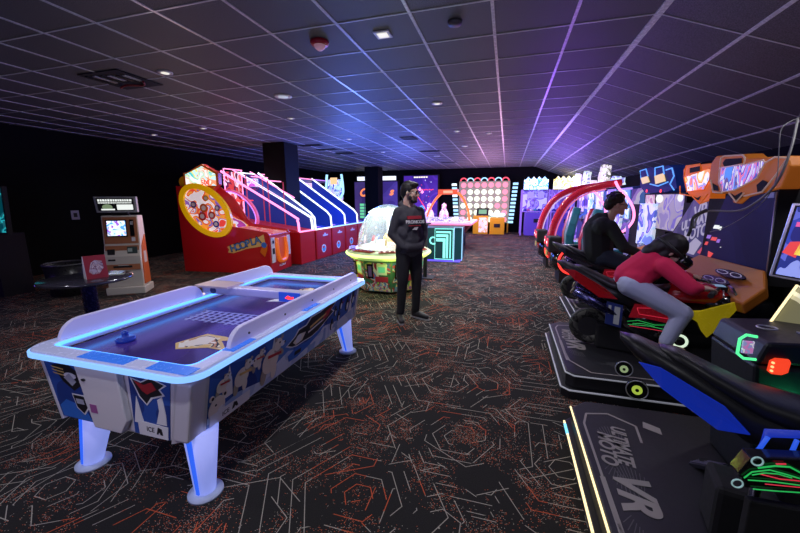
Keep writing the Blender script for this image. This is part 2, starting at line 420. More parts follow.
# red alarm, detector, open tile, vents
q = onz(319.5, 41, CE); t = thing('fire_alarm', 'red domed strobe alarm on the ceiling above the air hockey table', 'alarm', (q.x, q.y, CE))
b = MB(); b.lathe([(0, -.035), (.075, -.035), (.085, -.02), (.085, 0)], mat('alarm_red', (.45, .01, .03), .3), (q.x, q.y, CE-.002)); b.build('base', t)
b = MB(); b.lathe([(0, -.085), (.02, -.08), (.045, -.06), (.055, -.036), (0, -.036)], mat('strobe_lens', (.75, .45, .5), .15, emit=(.6, .3, .4), es=.25), (q.x, q.y, CE-.002)); b.build('strobe_lens', t)
q = onz(455, 21, CE); b = MB(); b.lathe([(0, -.03), (.05, -.03), (.06, -.01), (.06, 0)], mat('detector_grey', (.05, .05, .06), .5), (q.x, q.y, CE-.002))
tag(b.build('smoke_detector'), 'dark grey round smoke detector on the ceiling near the top middle', 'detector')
t = thing('open_ceiling_tile', 'dark missing ceiling tile with exposed ducts and wires showing', 'ceiling opening', (-4.56, 3.54, CE))
b = MB(); b.box((-4.87, 3.25, CE-.012), (-4.25, 3.83, CE-.006), mat('void_black', (.004, .004, .004), .9)); b.build('backing', t)
b = MB()
for k in range(6): b.box((-4.82+.09*k, 3.3+.02*k, CE-.02), (-4.77+.09*k, 3.55+.03*(k % 3), CE-.012), mat('duct_foil', (.4, .4, .42), .4) if k % 2 else darkmetal)
b.tube(smooth_path([(-4.8, 3.7, CE-.03), (-4.6, 3.62, CE-.04), (-4.45, 3.72, CE-.025), (-4.3, 3.6, CE-.03)]), .012, mat('red_wire', (.3, .02, .02), .5)); b.build('duct', t)
for k, (u, v, sx, sy, lab) in enumerate(((311, 145, .32, .12, 'dark slot vent above the lane games, nearest the thick pillar'), (345, 153, .3, .14, 'dark slot vent above the far end of the lane games'),
        (409, 138, .17, .24, 'square dark vent over the man in the hoodie'), (430, 151, .3, .13, 'dark slot vent on the ceiling over the space shooter poster'), (449, 162, .3, .13, 'farthest dark slot vent, above the round disc wall'),
        (327, 149, .3, .1, 'dark slot vent between the two vents above the lane games'))):
    q = onz(u, v, CE); t = thing('ceiling_vent', lab, 'vent', (q.x, q.y, CE), group='dark vents in the ceiling')
    b = MB(); b.box((q.x-sx, q.y-sy, CE-.016), (q.x+sx, q.y+sy, CE-.006), blackm); b.build('frame', t)
    b = MB()
    for j in range(3): b.box((q.x-sx*.85, q.y-sy*.6+j*sy*.5, CE-.022), (q.x+sx*.85, q.y-sy*.45+j*sy*.5, CE-.016), rubber)
    b.build('slats', t)
# ================================================================ big air hockey table
T = thing('air_hockey_table', 'white air hockey table with glowing blue rails and polar bear side art', 'air hockey table', (-1.89, 2.23, 0))
hw = mat('hockey_white', (.66, .64, .70), .3, coat=.3)
X0, X1, Y0, Y1, ZR = -2.48, -1.33, 1.16, 3.3, .72
def rrect(x0, x1, y0, y1, r, n=6):
    P = []
    for cx, cy, a in ((x1-r, y1-r, 0), (x0+r, y1-r, PI/2), (x0+r, y0+r, PI), (x1-r, y0+r, 3*PI/2)):
        P += [Vector((cx+r*math.cos(a+PI/2*k/n), cy+r*math.sin(a+PI/2*k/n), 0)) for k in range(n+1)]
    return P
def band(b, outer, inner, z0, z1, m):
    n = len(outer); rings = [[b.bm.verts.new((p.x, p.y, z)) for p in pp] for pp, z in ((outer, z0), (outer, z1), (inner, z1), (inner, z0))]
    fs = []
    for i in range(4):
        A, B = rings[i], rings[(i+1) % 4]
        for k in range(n): fs.append(b.bm.faces.new((A[k], A[(k+1) % n], B[(k+1) % n], B[k])))
    b._fin(fs, m)
# hull
BX0, BX1, BY0, BY1, ZB = -2.30, -1.43, 1.19, 3.22, .335
tx0, tx1, ty0, ty1, ZT = X0+.05, X1-.05, Y0+.05, Y1-.05, .67
b = MB(); kz = (.645-ZB)/(ZT-ZB); mx = lambda a, c: a+(c-a)*kz
b.hexa([(BX0, BY0, ZB), (BX1, BY0, ZB), (BX1, BY1, ZB), (BX0, BY1, ZB), (mx(BX0, tx0), mx(BY0, ty0), .645), (mx(BX1, tx1), mx(BY0, ty0), .645), (mx(BX1, tx1), mx(BY1, ty1), .645), (mx(BX0, tx0), mx(BY1, ty1), .645)], hw); b.build('cabinet', T, bevel=.012)
qf = Quad((BX0, BY0, ZB), (BX1, BY0, ZB), (tx1, ty0, ZT), (tx0, ty0, ZT))
qs = Quad((BX1, BY0, ZB), (BX1, BY1, ZB), (tx1, ty1, ZT), (tx1, ty0, ZT))
icy = art('arctic_print', [(.02, .05, .24), (.03, .09, .38), (.05, .14, .48), (.10, .24, .6)], 2.2, dist=.4)
icy_l = art('ice_floe_print', [(.45, .55, .75), (.62, .70, .85), (.30, .42, .68)], 5, dist=.5)
bearm = mat('bear_print', (.82, .74, .62), .5); bearsh = mat('bear_shade_print', (.42, .35, .27), .5)
blk = mat('print_black', (.01, .01, .014), .5); wht = mat('print_white', (.8, .8, .82), .5); gold = mat('print_gold', (.75, .5, .16), .5)
crim = mat('print_red', (.5, .02, .03), .5); sky = mat('print_blue', (.03, .16, .6), .5)
# front art
b = MB(); b.rect(qf, .02, .02, .30, .97, icy, 0, .003)
b.decal(qf, [(.03, .03), (.28, .03), (.24, .25), (.10, .32), (.03, .2)], sky, .003, .004)
b.decal(qf, [(.08, .88), (.2, .93), (.28, .78), (.26, .6), (.2, .5), (.13, .62)], blk, .003, .005); b.oval(qf, .20, .74, .045, .05, wht, .005, .007); b.decal(qf, [(.15, .7), (.2, .78), (.24, .66), (.2, .58)], mat('print_grey', (.4, .42, .5), .5), .007, .008)
for k in range(3): b.decal(qf, [(.07, .86-.05*k), (.16, .84-.05*k), (.16, .82-.05*k), (.08, .84-.05*k)], gold, .005, .006)
b.decal(qf, [(.17, .45), (.27, .45), (.28, .24), (.23, .12), (.18, .22)], wht, .004, .005); b.decal(qf, [(.18, .43), (.262, .43), (.27, .25), (.23, .15), (.188, .24)], blk, .005, .007); b.rect(qf, .195, .3, .255, .38, mat('print_grey'), .007, .008)
b.build('front_graphic', T); b = MB(); b.rect(qf, .62, .02, .88, .97, icy, 0, .003)
b.decal(qf, [(.63, .9), (.70, .86), (.76, .95), (.86, .86), (.82, .78), (.85, .7), (.77, .62), (.73, .5), (.68, .62), (.66, .74)], wht, .003, .005)
b.decal(qf, [(.645, .88), (.70, .84), (.76, .93), (.845, .86), (.81, .78), (.835, .71), (.76, .64), (.73, .53), (.69, .63), (.67, .74)], blk, .005, .006)
b.decal(qf, [(.66, .86), (.72, .82), (.77, .88), (.80, .78), (.74, .68), (.71, .72)], crim, .006, .008)
b.decal(qf, [(.80, .62), (.83, .68), (.855, .4), (.86, .24), (.79, .24), (.81, .45)], wht, .003, .005); b.decal(qf, [(.63, .2), (.66, .62), (.69, .3), (.7, .2)], wht, .003, .005)
b.decal(qf, [(.66, .02), (.87, .02), (.87, .22), (.655, .24)], wht, .004, .006)
b.build('front_graphic', T)
text('lettering', 'ICE', qf.mat(.745, .13, .0065), .035, blk, T)
b = MB(); b.decal(qf, [(.79, .08), (.80, .19), (.825, .17), (.835, .08), (.82, .08), (.81, .12), (.80, .08)], blk, .006, .008); b.build('emblem', T)
# access door
b = MB(); b.decal(qf, [(.30, .99), (.585, .99), (.61, .22), (.56, .02), (.345, .02)], white, .0, .035)
dr = b.build('coin_door', T, bevel=.006); dr['label'] = 'plain white coin door'
b = MB(); b.oval(qf, .355, .78, .012, .02, darkmetal, .035, .042); b.build('lock', dr)
b = MB(); b.rect(qf, .355, .27, .405, .4, mat('sticker_pink', (.35, .1, .3), .4), .035, .037); b.build('sticker', dr)
# corner posts
for (cx, cy, kx, ky) in ((BX1, BY0, tx1, ty0), (BX0, BY0, tx0, ty0), (BX1, BY1, tx1, ty1), (BX0, BY1, tx0, ty1)):
    sx = 1 if cx == BX1 else -1; sy = 1 if cy == BY1 else -1; w_ = .10 if cx == BX1 else .02
    lo, hi = [], []
    for (px, py, z, L) in ((cx, cy, ZB-.01, lo), (kx, ky, ZT, hi)):
        for k in range(7):
            a = k/6
            L.append(Vector((px-sx*w_*(1-a)+sx*.008*(math.sin(a*PI)), py-sy*w_*a*1.1-0 if False else py-sy*(w_*1.1*a)+sy*.008*math.sin(a*PI), z)))
        for v_ in L: pass
        L.append(Vector((px-sx*w_-sx*.01, py-sy*w_*1.1-sy*.01, z)))
    b = MB(); A = [b.bm.verts.new(p+Vector((sx*.006, sy*.006, 0))) for p in lo]; B = [b.bm.verts.new(p+Vector((sx*.006, sy*.006, 0))) for p in hi]
    n = len(A); b._fin([b.bm.faces.new(A[::-1]), b.bm.faces.new(B)] + [b.bm.faces.new((A[i], A[(i+1) % n], B[(i+1) % n], B[i])) for i in range(n)], hw)
    b.build('corner_post', T)
# side art
b = MB(); b.rect(qs, .055, .02, .965, .97, icy, 0, .003)
b.decal(qs, [(.055, .02), (.965, .02), (.965, .42), (.8, .3), (.66, .42), (.52, .2), (.40, .42), (.26, .18), (.16, .3), (.055, .2)], icy_l, .003, .004)
for (x, h) in ((.12, .9), (.31, .93), (.63, .8), (.90, .9)): b.decal(qs, [(x-.018, .35), (x-.008, .6), (x, h), (x+.014, .6), (x+.02, .35)], wht, .004, .005)
def bear(x, y, s, lean=0, scarf=None, fl=1):
    o = [.0055]
    def ov(dx, dy, rx, ry, m=bearm, rot=0, d=.002):
        b.oval(qs, x+fl*dx*s, y+dy*s*5.2, rx*s*.8, ry*s*4.6, m, o[0], o[0]+d, rot); o[0] += .0006
    ov(-.02, -.030, .012, .028, bearsh); ov(.015, -.032, .012, .026, bearm)
    ov(0, 0, .035, .036, bearm, lean*fl); ov(.012, .0, .02, .022, wht if False else bearm)
    ov(.028, .012, .01, .026, bearsh, fl*1.1); ov(.022, .034, .018, .019, bearm)
    ov(.012, .050, .006, .006, bearsh); ov(.034, .050, .006, .006, bearsh); ov(.038, .030, .010, .008, wht); ov(.046, .031, .0035, .0035, blk); ov(.026, .038, .003, .003, blk)
    if scarf: b.decal(qs, [(x-.012*s, y+.02*s*5), (x+.035*s*fl, y+.012*s*5), (x+.035*s*fl, y+.005*s*5), (x-.012*s, y+.012*s*5)], scarf, o[0], o[0]+.002)
bear(.095, .62, .65, 0, crim); bear(.17, .55, 1.0, .3, gold); bear(.235, .66, .7, .2, crim); bear(.30, .48, 1.45, .5, crim)
# big head in the near corner
for (dx, dy, rx, ry, m_) in ((.083, .30, .035, .042, bearm), (.064, .5, .010, .011, bearm), (.108, .46, .010, .011, bearm), (.066, .5, .005, .006, blk), (.108, .46, .005, .006, blk), (.098, .22, .016, .015, wht), (.104, .25, .006, .006, blk), (.078, .36, .004, .004, blk)):
    b.oval(qs, dx, dy, rx*.8, ry*4.6, m_, .006, .009 if m_ is bearm else .0105)
# central shield
b.decal(qs, [(.38, .55), (.43, .66), (.45, .78), (.50, .78), (.53, .9), (.60, .90), (.66, .96), (.74, .93), (.70, .78), (.73, .68), (.66, .55), (.60, .42), (.55, .38), (.50, .40), (.45, .40), (.41, .46)], wht, .005, .007)
b.decal(qs, [(.39, .55), (.435, .65), (.455, .75), (.505, .75), (.535, .87), (.605, .87), (.66, .93), (.725, .90), (.69, .78), (.715, .69), (.655, .57), (.60, .45), (.55, .41), (.50, .43), (.455, .43), (.42, .47)], blk, .007, .009)
b.decal(qs, [(.42, .55), (.46, .66), (.50, .62), (.48, .48), (.44, .46)], bearm, .009, .011); b.oval(qs, .455, .57, .018, .09, wht, .011, .012)
b.decal(qs, [(.52, .58), (.64, .66), (.64, .63), (.52, .54)], wht, .009, .011); b.decal(qs, [(.53, .68), (.65, .78), (.65, .74), (.53, .63)], gold, .009, .011)
b.decal(qs, [(.64, .8), (.70, .88), (.69, .8), (.67, .68), (.62, .6), (.63, .7)], crim, .009, .011)
b.decal(qs, [(.40, .3), (.45, .38), (.52, .34), (.58, .40), (.66, .5), (.62, .36), (.54, .22), (.46, .14), (.41, .16)], sky, .005, .008)
b.rect(qs, .44, .22, .48, .30, blk, .008, .010)
# penguins at the far end
for x, y, s in ((.74, .62, 1), (.79, .72, 1.2), (.86, .6, 1.5), (.92, .68, 1.3), (.72, .3, 1.1), (.78, .42, 1)):
    b.oval(qs, x, y, .011*s, .11*s, blk, .0055, .0075); b.oval(qs, x+.004, y-.03, .006*s, .07*s, wht, .0075, .0085); b.oval(qs, x, y+.12*s, .007*s, .05*s, blk, .0055, .0075)
    b.decal(qs, [(x+.012*s, y), (x+.024*s, y+.08), (x+.014*s, y+.05)], crim if s > 1.1 else blk, .0055, .007)
b.decal(qs, [(.06, .02), (.21, .02), (.21, .20), (.06, .23)], wht, .010, .0115)
b.build('side_graphic', T)
text('lettering', 'ICE', qs.mat(.115, .115, .0118), .036, blk, T)
b = MB(); b.decal(qs, [(.138, .08), (.144, .19), (.155, .17), (.162, .08), (.155, .08), (.15, .12), (.145, .08)], blk, .0115, .0135); b.build('emblem', T)
# rim and led strip
O1, I1 = rrect(X0, X1, Y0, Y1, .10), rrect(X0+.085, X1-.085, Y0+.085, Y1-.085, .05)
b = MB(); band(b, O1, I1, .672, .722, mat('rail_white', (.62, .62, .74), .25, coat=.4, emit=(.3, .4, 1), es=.22)); b.build('rail', T, bevel=.01)  # slight rail emission stands in for bluish light falling on it
b = MB(); band(b, rrect(X0-.012, X1+.012, Y0-.012, Y1+.012, .11), rrect(X0+.01, X1-.01, Y0+.01, Y1-.01, .095), .682, .708, glow('rail_edge_blue', (.22, .48, 1.0), 1.25)); o = b.build('edge_led_strip', T); o['label'] = 'glowing ice blue strip'
b = MB(); band(b, rrect(X0+.083, X1-.083, Y0+.083, Y1-.083, .055), rrect(X0+.098, X1-.098, Y0+.098, Y1-.098, .05), .700, .716, glow('inner_led_blue', (.08, .32, 1), 2.6)); b.build('inner_led_strip', T)
b = MB()
for (a, c_, d, e_) in ((X0+.42, Y0+.006, X0+.74, Y0+.08), (X1-.27, Y0+.006, X1-.02, Y0+.08), (X1-.08, Y0+.28, X1-.006, Y0+.46), (X1-.08, Y0+1.0, X1-.006, Y0+1.2)): b = MB(); b.box((a, c_, .722), (d, e_, .7245), mat('rail_blue_film', (.03, .14, .7), .25, emit=(.05, .25, 1), es=.35)); b.build('rail_stripe', T)
# playing field
fld = NG('field_violet'); tcf = fld.n('ShaderNodeTexCoord'); tn = fld.n('ShaderNodeTexWave'); tn.inputs['Scale'].default_value = .8; tn.inputs['Distortion'].default_value = 6; fld.l(tcf.outputs['Object'], tn.inputs['Vector'])
rf = fld.n('ShaderNodeValToRGB'); fld.l(tn.outputs['Fac'], rf.inputs['Fac']); rf.color_ramp.elements[0].color = (.018, .010, .06, 1); rf.color_ramp.elements[1].color = (.05, .03, .17, 1)
fld.l(rf.outputs[0], fld.b.inputs['Base Color']); fld.b.inputs['Roughness'].default_value = .18; fld.b.inputs['Emission Color'].default_value = (.10, .05, .5, 1); fld.b.inputs['Emission Strength'].default_value = .12
b = MB(); b.box((X0+.08, Y0+.08, .655), (X1-.08, Y1-.08, .665), fld.m); b.build('playing_field', T)
qp = Quad((X0+.1, Y0+.1, .665), (X1-.1, Y0+.1, .665), (X1-.1, Y1-.1, .665), (X0+.1, Y1-.1, .665))
b = MB()
for cy0, s in ((.20, 1), (.80, -1)):
    b.decal(qp, [(.55, cy0-.05*s), (.63, cy0-.085*s), (.80, cy0-.05*s), (.95, cy0-.055*s), (.80, cy0+.005*s), (.90, cy0+.02*s), (.78, cy0+.035*s), (.62, cy0+.04*s)], gold, 0, .002)
    b.decal(qp, [(.57, cy0-.045*s), (.63, cy0-.075*s), (.78, cy0-.045*s), (.90, cy0-.048*s), (.78, cy0-.0*s), (.76, cy0+.025*s), (.63, cy0+.032*s)], art('emblem_print', [(.75, .5, .2), (.8, .7, .5), (.02, .02, .03), (.6, .3, .15), (.85, .8, .7)], 9), .002, .003)
    b.decal(qp, [(.60, cy0-.04*s), (.66, cy0-.062*s), (.76, cy0-.03*s), (.74, cy0+.015*s), (.65, cy0+.02*s)], bearm, .003, .004)
for k in range(9): b.rect(qp, .22+.06*k, .33+.004*(k % 3), .245+.06*k, .45, mat('field_net_print', (.3, .32, .6), .3), 0, .0015)
for k in range(5): b.rect(qp, .2, .34+.025*k, .78, .346+.025*k, mat('field_net_print'), .0015, .0022)
b.build('field_graphic', T); b = MB(); b.decal(qp, [(.5, .62), (.8, .66), (.82, .72), (.55, .69)], wht, 0, .0015); b.decal(qp, [(.55, .74), (.9, .75), (.85, .79), (.6, .78)], crim, 0, .0015)
b.build('field_graphic', T)
# side guards with rounded ends
guard = mat('frosted_guard', (.72, .70, .86), .3, emit=(.35, .3, .9), es=.16)
def guardp(x, y0, y1, h, nm='side_guard'):
    r = h*.95
    P = [(x, y0, .70)]+[tuple(p) for p in arc((x, y0+r, .70+h-r), r, PI, PI/2, 6, (0, 1, 0), (0, 0, 1))]+[tuple(p) for p in arc((x, y1-r, .70+h-r), r, PI/2, 0, 6, (0, 1, 0), (0, 0, 1))]+[(x, y1, .70)]
    b = MB(); b.prism(P, (.03, 0, 0), guard); return b.build(nm, T, bevel=.006)
g = guardp(X1-.075, Y0+.30, Y1-.12, .12)
for k in range(5):
    bb = MB(); bb.cyl((X1-.045, Y0+.45+.35*k, .76), (X1-.041, Y0+.45+.35*k, .76), .007, darkmetal, 10); bb.build('bolt', g)
guardp(X0+.045, Y0+.14, Y0+1.16, .125); guardp(X0+.045, Y0+1.2, Y1-.03, .125)
# centre bridge with score display
b = MB(); b.box((X0+.05, 2.33, .735), (X1-.05, 2.43, .80), mat('bridge_white', (.62, .60, .72), .3)); br = b.build('centre_bridge', T, bevel=.012)
b = MB(); b.box((X0+.03, 2.28, .80), (X0+.36, 2.48, .815), mat('bridge_cap', (.62, .5, .5), .35)); b.build('cap', br)
b = MB(); b.cyl((X0+.17, 2.325, .767), (X0+.17, 2.335, .767), .028, mat('sensor_navy', (.01, .01, .12), .2), 16); b.build('sensor', br)
b = MB(); b.box((X1-.34, 2.315, .728), (X1-.16, 2.33, .80), mat('score_blue', (.01, .04, .35), .3, emit=(.02, .1, .8), es=.4)); d_ = b.build('score_display', br)
b = MB(); q_ = Quad((X1-.34, 2.315, .728), (X1-.16, 2.315, .728), (X1-.16, 2.315, .80), (X1-.34, 2.315, .80)); b.decal(q_, [(.3, .4), (.45, .7), (.6, .55), (.75, .6), (.7, .35), (.5, .25)], led_red, 0, .002); b.build('score_emblem', d_)
# goals: slot in the near and far rail
b = MB(); b.box((-2.07, Y0+.084, .668), (-1.71, Y0+.09, .695), blackm); b.build('goal_slot', T)
# legs
legm = mat('leg_lit_white', (.55, .55, .85), .35, emit=(.30, .38, 1.0), es=.62); legd = mat('leg_foot', (.55, .65, .9), .4)
for k, (x, y, dx, dy) in enumerate(((-2.20, 1.31, -.04, -.05), (-1.47, 1.31, .03, -.04), (-2.19, 3.05, -.03, .04), (-1.50, 3.06, .03, .04))):
    b = MB(); top = (x, y, ZB+.01); r1, r2 = .085, .05
    n = 20; A = [b.bm.verts.new((x+r1*math.cos(2*PI*i/n), y+r1*math.sin(2*PI*i/n), ZB+.01)) for i in range(n)]; B = [b.bm.verts.new((x+dx+r2*math.cos(2*PI*i/n), y+dy+r2*math.sin(2*PI*i/n), .02)) for i in range(n)]
    b._fin([b.bm.faces.new((A[i], A[(i+1) % n], B[(i+1) % n], B[i])) for i in range(n)], legm, True); b._fin([b.bm.faces.new(A), b.bm.faces.new(B[::-1])], legm)
    lg = b.build('leg', T)
    b = MB(); b.lathe([(0, 0), (.085, 0), (.085, .012), (.05, .022), (0, .022)], legd, (x+dx, y+dy, .0)); b.build('foot_plate', lg)
    b = MB(); a = math.atan2(-1, .1 if k % 2 else -.2)
    P1 = Vector((x+r1*math.cos(a), y+r1*math.sin(a), ZB)); P2 = Vector((x+dx+r2*math.cos(a), y+dy+r2*math.sin(a), .03)); t_ = Vector((-math.sin(a), math.cos(a), 0)); nn = Vector((math.cos(a), math.sin(a), 0))
    b.prism([P1-t_*.014-nn*.004, P1+t_*.014-nn*.004, P2+t_*.008-nn*.004, P2-t_*.008-nn*.004], nn*.009, glow('leg_stripe_blue', (.02, .12, .9), 1.0)); b.build('led_stripe', lg)
# mallet
t = thing('mallet', 'blue striker mallet lying on the near half of the hockey table', 'mallet', (-2.12, 1.62, .665)); q = onz(126, 341, .665)
b = MB(); b.lathe([(0, 0), (.048, 0), (.052, .006), (.052, .02), (.045, .026), (.02, .026), (.016, .045), (.02, .055), (.014, .062), (0, .064)], mat('mallet_blue', (.01, .05, .45), .2, coat=.5), (q.x, q.y, .6655)); b.build('body', t)
t.location = (q.x, q.y, .665)
for ch in [c for c in bpy.data.objects if c.parent == t]: ch.matrix_parent_inverse = parent_inv(t)
# ================================================================ left side
# card kiosk
kc = Vector((-5.98, 4.30, 0)); ka = .60   # turned a little towards the room
T = thing('photo_card_kiosk', 'white and orange card kiosk with a lit sign on top against the black wall', 'kiosk', kc, ka, world=False)
kw = mat('kiosk_white', (.62, .58, .50), .4); ko = mat('kiosk_orange_panel', (.42, .16, .07), .45)
b = MB()
b.hexa([(-.27, -.17, 0), (.27, -.17, 0), (.27, .25, 0), (-.27, .25, 0), (-.27, -.17, .12), (.27, -.17, .12), (.27, .25, .12), (-.27, .25, .12)], kw)
b.prism([(-.25, -.12, .12), (-.25, .2, .12), (-.25, .2, 1.27), (-.25, -.02, 1.27), (-.25, -.06, .80), (-.25, -.12, .62)], (.5, 0, 0), kw)
b.build('cabinet', T, bevel=.012)
q1 = Quad((-.25, -.06, .80), (.25, -.06, .80), (.25, -.02, 1.27), (-.25, -.02, 1.27)); q0 = Quad((-.25, -.12, .62), (.25, -.12, .62), (.25, -.06, .80), (-.25, -.06, .80))
b = MB(); b.rect(q1, .04, .05, .96, .95, ko, 0, .004); b.build('upper_panel', T)
b = MB(); b.rect(q1, .12, .28, .68, .86, blackg, .004, .012); s_ = b.build('screen_bezel', T)
b = MB(); b.rect(q1, .15, .32, .65, .82, art('kiosk_screen', [(.1, .35, .9), (.6, .8, 1), (.95, .95, 1), (.3, .1, .6), (.2, .6, 1)], 9, es=1.3), .012, .014); b.build('screen', s_)
b = MB(); b.rect(q1, .77, .3, .88, .86, blackg, .004, .02); b.rect(q1, .79, .68, .86, .8, mat('reader_grey', (.4, .4, .42), .4), .02, .024); b.build('card_reader', T)
b = MB(); b.rect(q1, .78, .12, .88, .26, white, .004, .012); b.build('card_slot', T)
qo = Quad((-.25, -.125, .40), (.25, -.125, .40), (.25, -.07, .79), (-.25, -.07, .79))
b = MB(); b.rect(qo, .04, .0, .96, 1.0, ko, .0, .008); b.build('lower_panel', T)
b = MB(); b.rect(qo, .10, .38, .30, .86, blackm, .008, .02); b.build('scanner', T); b = MB(); b.rect(qo, .64, .5, .92, .95, mat('hatch_dark', (.05, .08, .07), .3), .008, .018); b.rect(qo, .66, .74, .78, .88, mat('hatch_print', (.4, .5, .45), .4), .018, .02); b.build('dispenser', T)
b = MB(); b.oval(qo, .5, .42, .055, .07, kw, .008, .010); b.oval(qo, .5, .42, .04, .05, ko, .010, .011); b.oval(qo, .5, .42, .02, .025, kw, .011, .012); b.rect(qo, .35, .16, .65, .20, kw, .008, .010); b.build('emblem', T)
b = MB(); b.box((-.14, -.128, .40), (.12, -.115, .47), blackm); b.build('slot', T)
b = MB(); b.prism([(.251, -.1, .15), (.251, .17, .15), (.251, .14, .95), (.251, -.03, .78), (.251, -.08, .5)], (.012, 0, 0), mat('kiosk_side_orange', (.6, .13, .03), .4)); 
qk = Quad((.264, -.1, .25), (.264, .17, .25), (.264, .15, .95), (.264, -.05, .95)); b.rect(qk, .25, .35, .75, .62, kw, 0, .002); b.build('side_panel', T)
b = MB(); b.box((-.12, .02, 1.27), (.12, .05, 1.33), blackm); b.build('sign_bracket', T)
b = MB(); b.hexa([(-.28, -.05, 1.32), (.27, -.05, 1.32), (.27, .02, 1.32), (-.28, .02, 1.32), (-.30, -.05, 1.57), (.27, -.05, 1.57), (.27, .02, 1.57), (-.30, .02, 1.57)], mat('sign_grey', (.35, .37, .38), .4)); sg = b.build('header_sign', T, bevel=.006)
qh = Quad((-.27, -.052, 1.335), (.255, -.052, 1.335), (.255, -.052, 1.555), (-.285, -.052, 1.555))
b = MB(); b.rect(qh, .04, .06, .96, .94, mat('sign_black', (.02, .02, .02), .4), 0, .002)
sgl = glow('sign_lit_white', (.9, .95, .92), 1.0)
x = .07
while x < .9:
    w_ = random.uniform(.035, .07); b.rect(qh, x, .72, min(.92, x+w_), .87, sgl, .002, .003); x += w_+.015
x = .07
while x < .9:
    w_ = random.uniform(.02, .04); b.rect(qh, x, .58, min(.92, x+w_), .66, sgl, .002, .003); x += w_+.01
b.rect(qh, .52, .12, .93, .5, sgl, .002, .003); b.oval(qh, .28, .32, .13, .2, glow('sign_lit_green', (.25, .35, .2), .7), .002, .003); b.rect(qh, .12, .1, .46, .2, sgl, .003, .004)
b.build('sign_face', sg)
# wall outlet plate
q = onx(75, 215, XW0); t = thing('outlet_plate', 'small grey switch plate on the black left wall above the bin', 'switch plate', (XW0, q.y, q.z))
b = MB(); b.box((XW0, q.y-.08, q.z-.1), (XW0+.012, q.y+.08, q.z+.1), mat('plate_grey', (.25, .25, .3), .4)); b.build('plate', t, bevel=.004)
b = MB(); b.box((XW0+.012, q.y-.035, q.z-.045), (XW0+.018, q.y+.035, q.z+.045), blackm); b.build('socket', t)
# bin
T = thing('trash_bin', 'black round waste bin with a violet glow on its side beside the card kiosk', 'bin', (-6.82, 3.95, 0))
b = MB(); b.lathe([(0, 0), (.24, 0), (.29, .50), (.27, .50), (.23, .04), (0, .04)], mat('bin_black', (.02, .02, .022), .28), (-6.82, 3.95, 0)); b.build('body', T)
b = MB(); b.tube([(-6.82+.29*math.cos(2*PI*k/32), 3.95+.29*math.sin(2*PI*k/32), .51) for k in range(32)], .014, mat('bin_rim', (.1, .1, .11), .25), closed=True); b.build('rim', T)
# high round table + menu tent
tc_ = Vector((-3.24, 2.0, 0))
T = thing('pub_table', 'high round black pub table on a blue lit post beside the hockey table', 'table', tc_)
b = MB(); b.lathe([(0, .867), (.295, .867), (.305, .872), (.305, .887), (.295, .892), (0, .892)], mat('table_top_dark', (.03, .028, .04), .15, coat=.6), tc_, n=48); b.build('tabletop', T)
b = MB(); b.lathe([(0, .02), (.05, .02), (.05, .84), (.12, .86), (0, .86)], mat('pole_navy', (.03, .03, .16), .25, metal=.6), tc_); b.build('pole', T)
b = MB(); b.lathe([(0, 0), (.26, 0), (.26, .012), (.06, .03), (0, .03)], blackm, tc_); b.build('base', T)
q = onz(97, 277.5, .892)
M_ = Matrix.Translation(q) @ Matrix.Rotation(1.2, 4, 'Z')
t = thing('menu_tent', 'folded red card menu standing on the high round table', 'menu card', q)
ct = mat('card_red', (.38, .02, .03), .45); cw = mat('card_white', (.7, .66, .66), .5)
b = MB()
P_ = [(-.07, -.035, 0), (-.07, -.005, .18), (-.07, .005, .18), (-.07, .045, 0)]
b.prism([M_ @ Vector(p) for p in P_], M_.to_3x3() @ Vector((.14, 0, 0)), ct, ct); 
b.prism([M_ @ Vector(p) for p in [(-.073, -.035, 0), (-.073, -.005, .18), (-.073, .005, .18), (-.073, .045, 0)]], M_.to_3x3() @ Vector((.003, 0, 0)), cw); b.build('card', t)
qc = Quad(M_ @ Vector((-.07, -.0355, 0)), M_ @ Vector((.07, -.0355, 0)), M_ @ Vector((.07, -.0055, .18)), M_ @ Vector((-.07, -.0055, .18)))
b = MB(); b.decal(qc, [(.15, .3), (.3, .7), (.5, .8), (.8, .75), (.85, .45), (.6, .2), (.3, .18)], art('card_photo', [(.5, .3, .3), (.7, .6, .6), (.3, .15, .2), (.6, .5, .55)], 30), .0, .002); b.build('card_print', t)
# monitor at the left edge
T = thing('wall_monitor', 'cyan lit game screen cut off by the left edge, on the black wall', 'screen', (-7.5, 3.3, 0))
A_, B_ = ony(8, 234, 3.5), ony(2, 190, 3.5)
b = MB(); q = Quad((-8.6, 3.45, 1.0), (A_.x, 3.5, A_.z), (B_.x, 3.5, 1.72), (-8.6, 3.45, 1.75)); b.rect(q, 0, 0, 1, 1, blackm, -.06, 0); b.build('bezel', T)
b = MB(); b.rect(q, .02, .03, .98, .97, art('edge_screen', [(.0, .05, .07), (.01, .12, .14), (.02, .4, .42), (.0, .07, .1)], 5, es=.9), 0, .003); b.build('screen', T)
b = MB(); b.box((-8.4, 3.5, 0), (-7.6, 3.9, 1.0), blackm); b.build('stand', T)
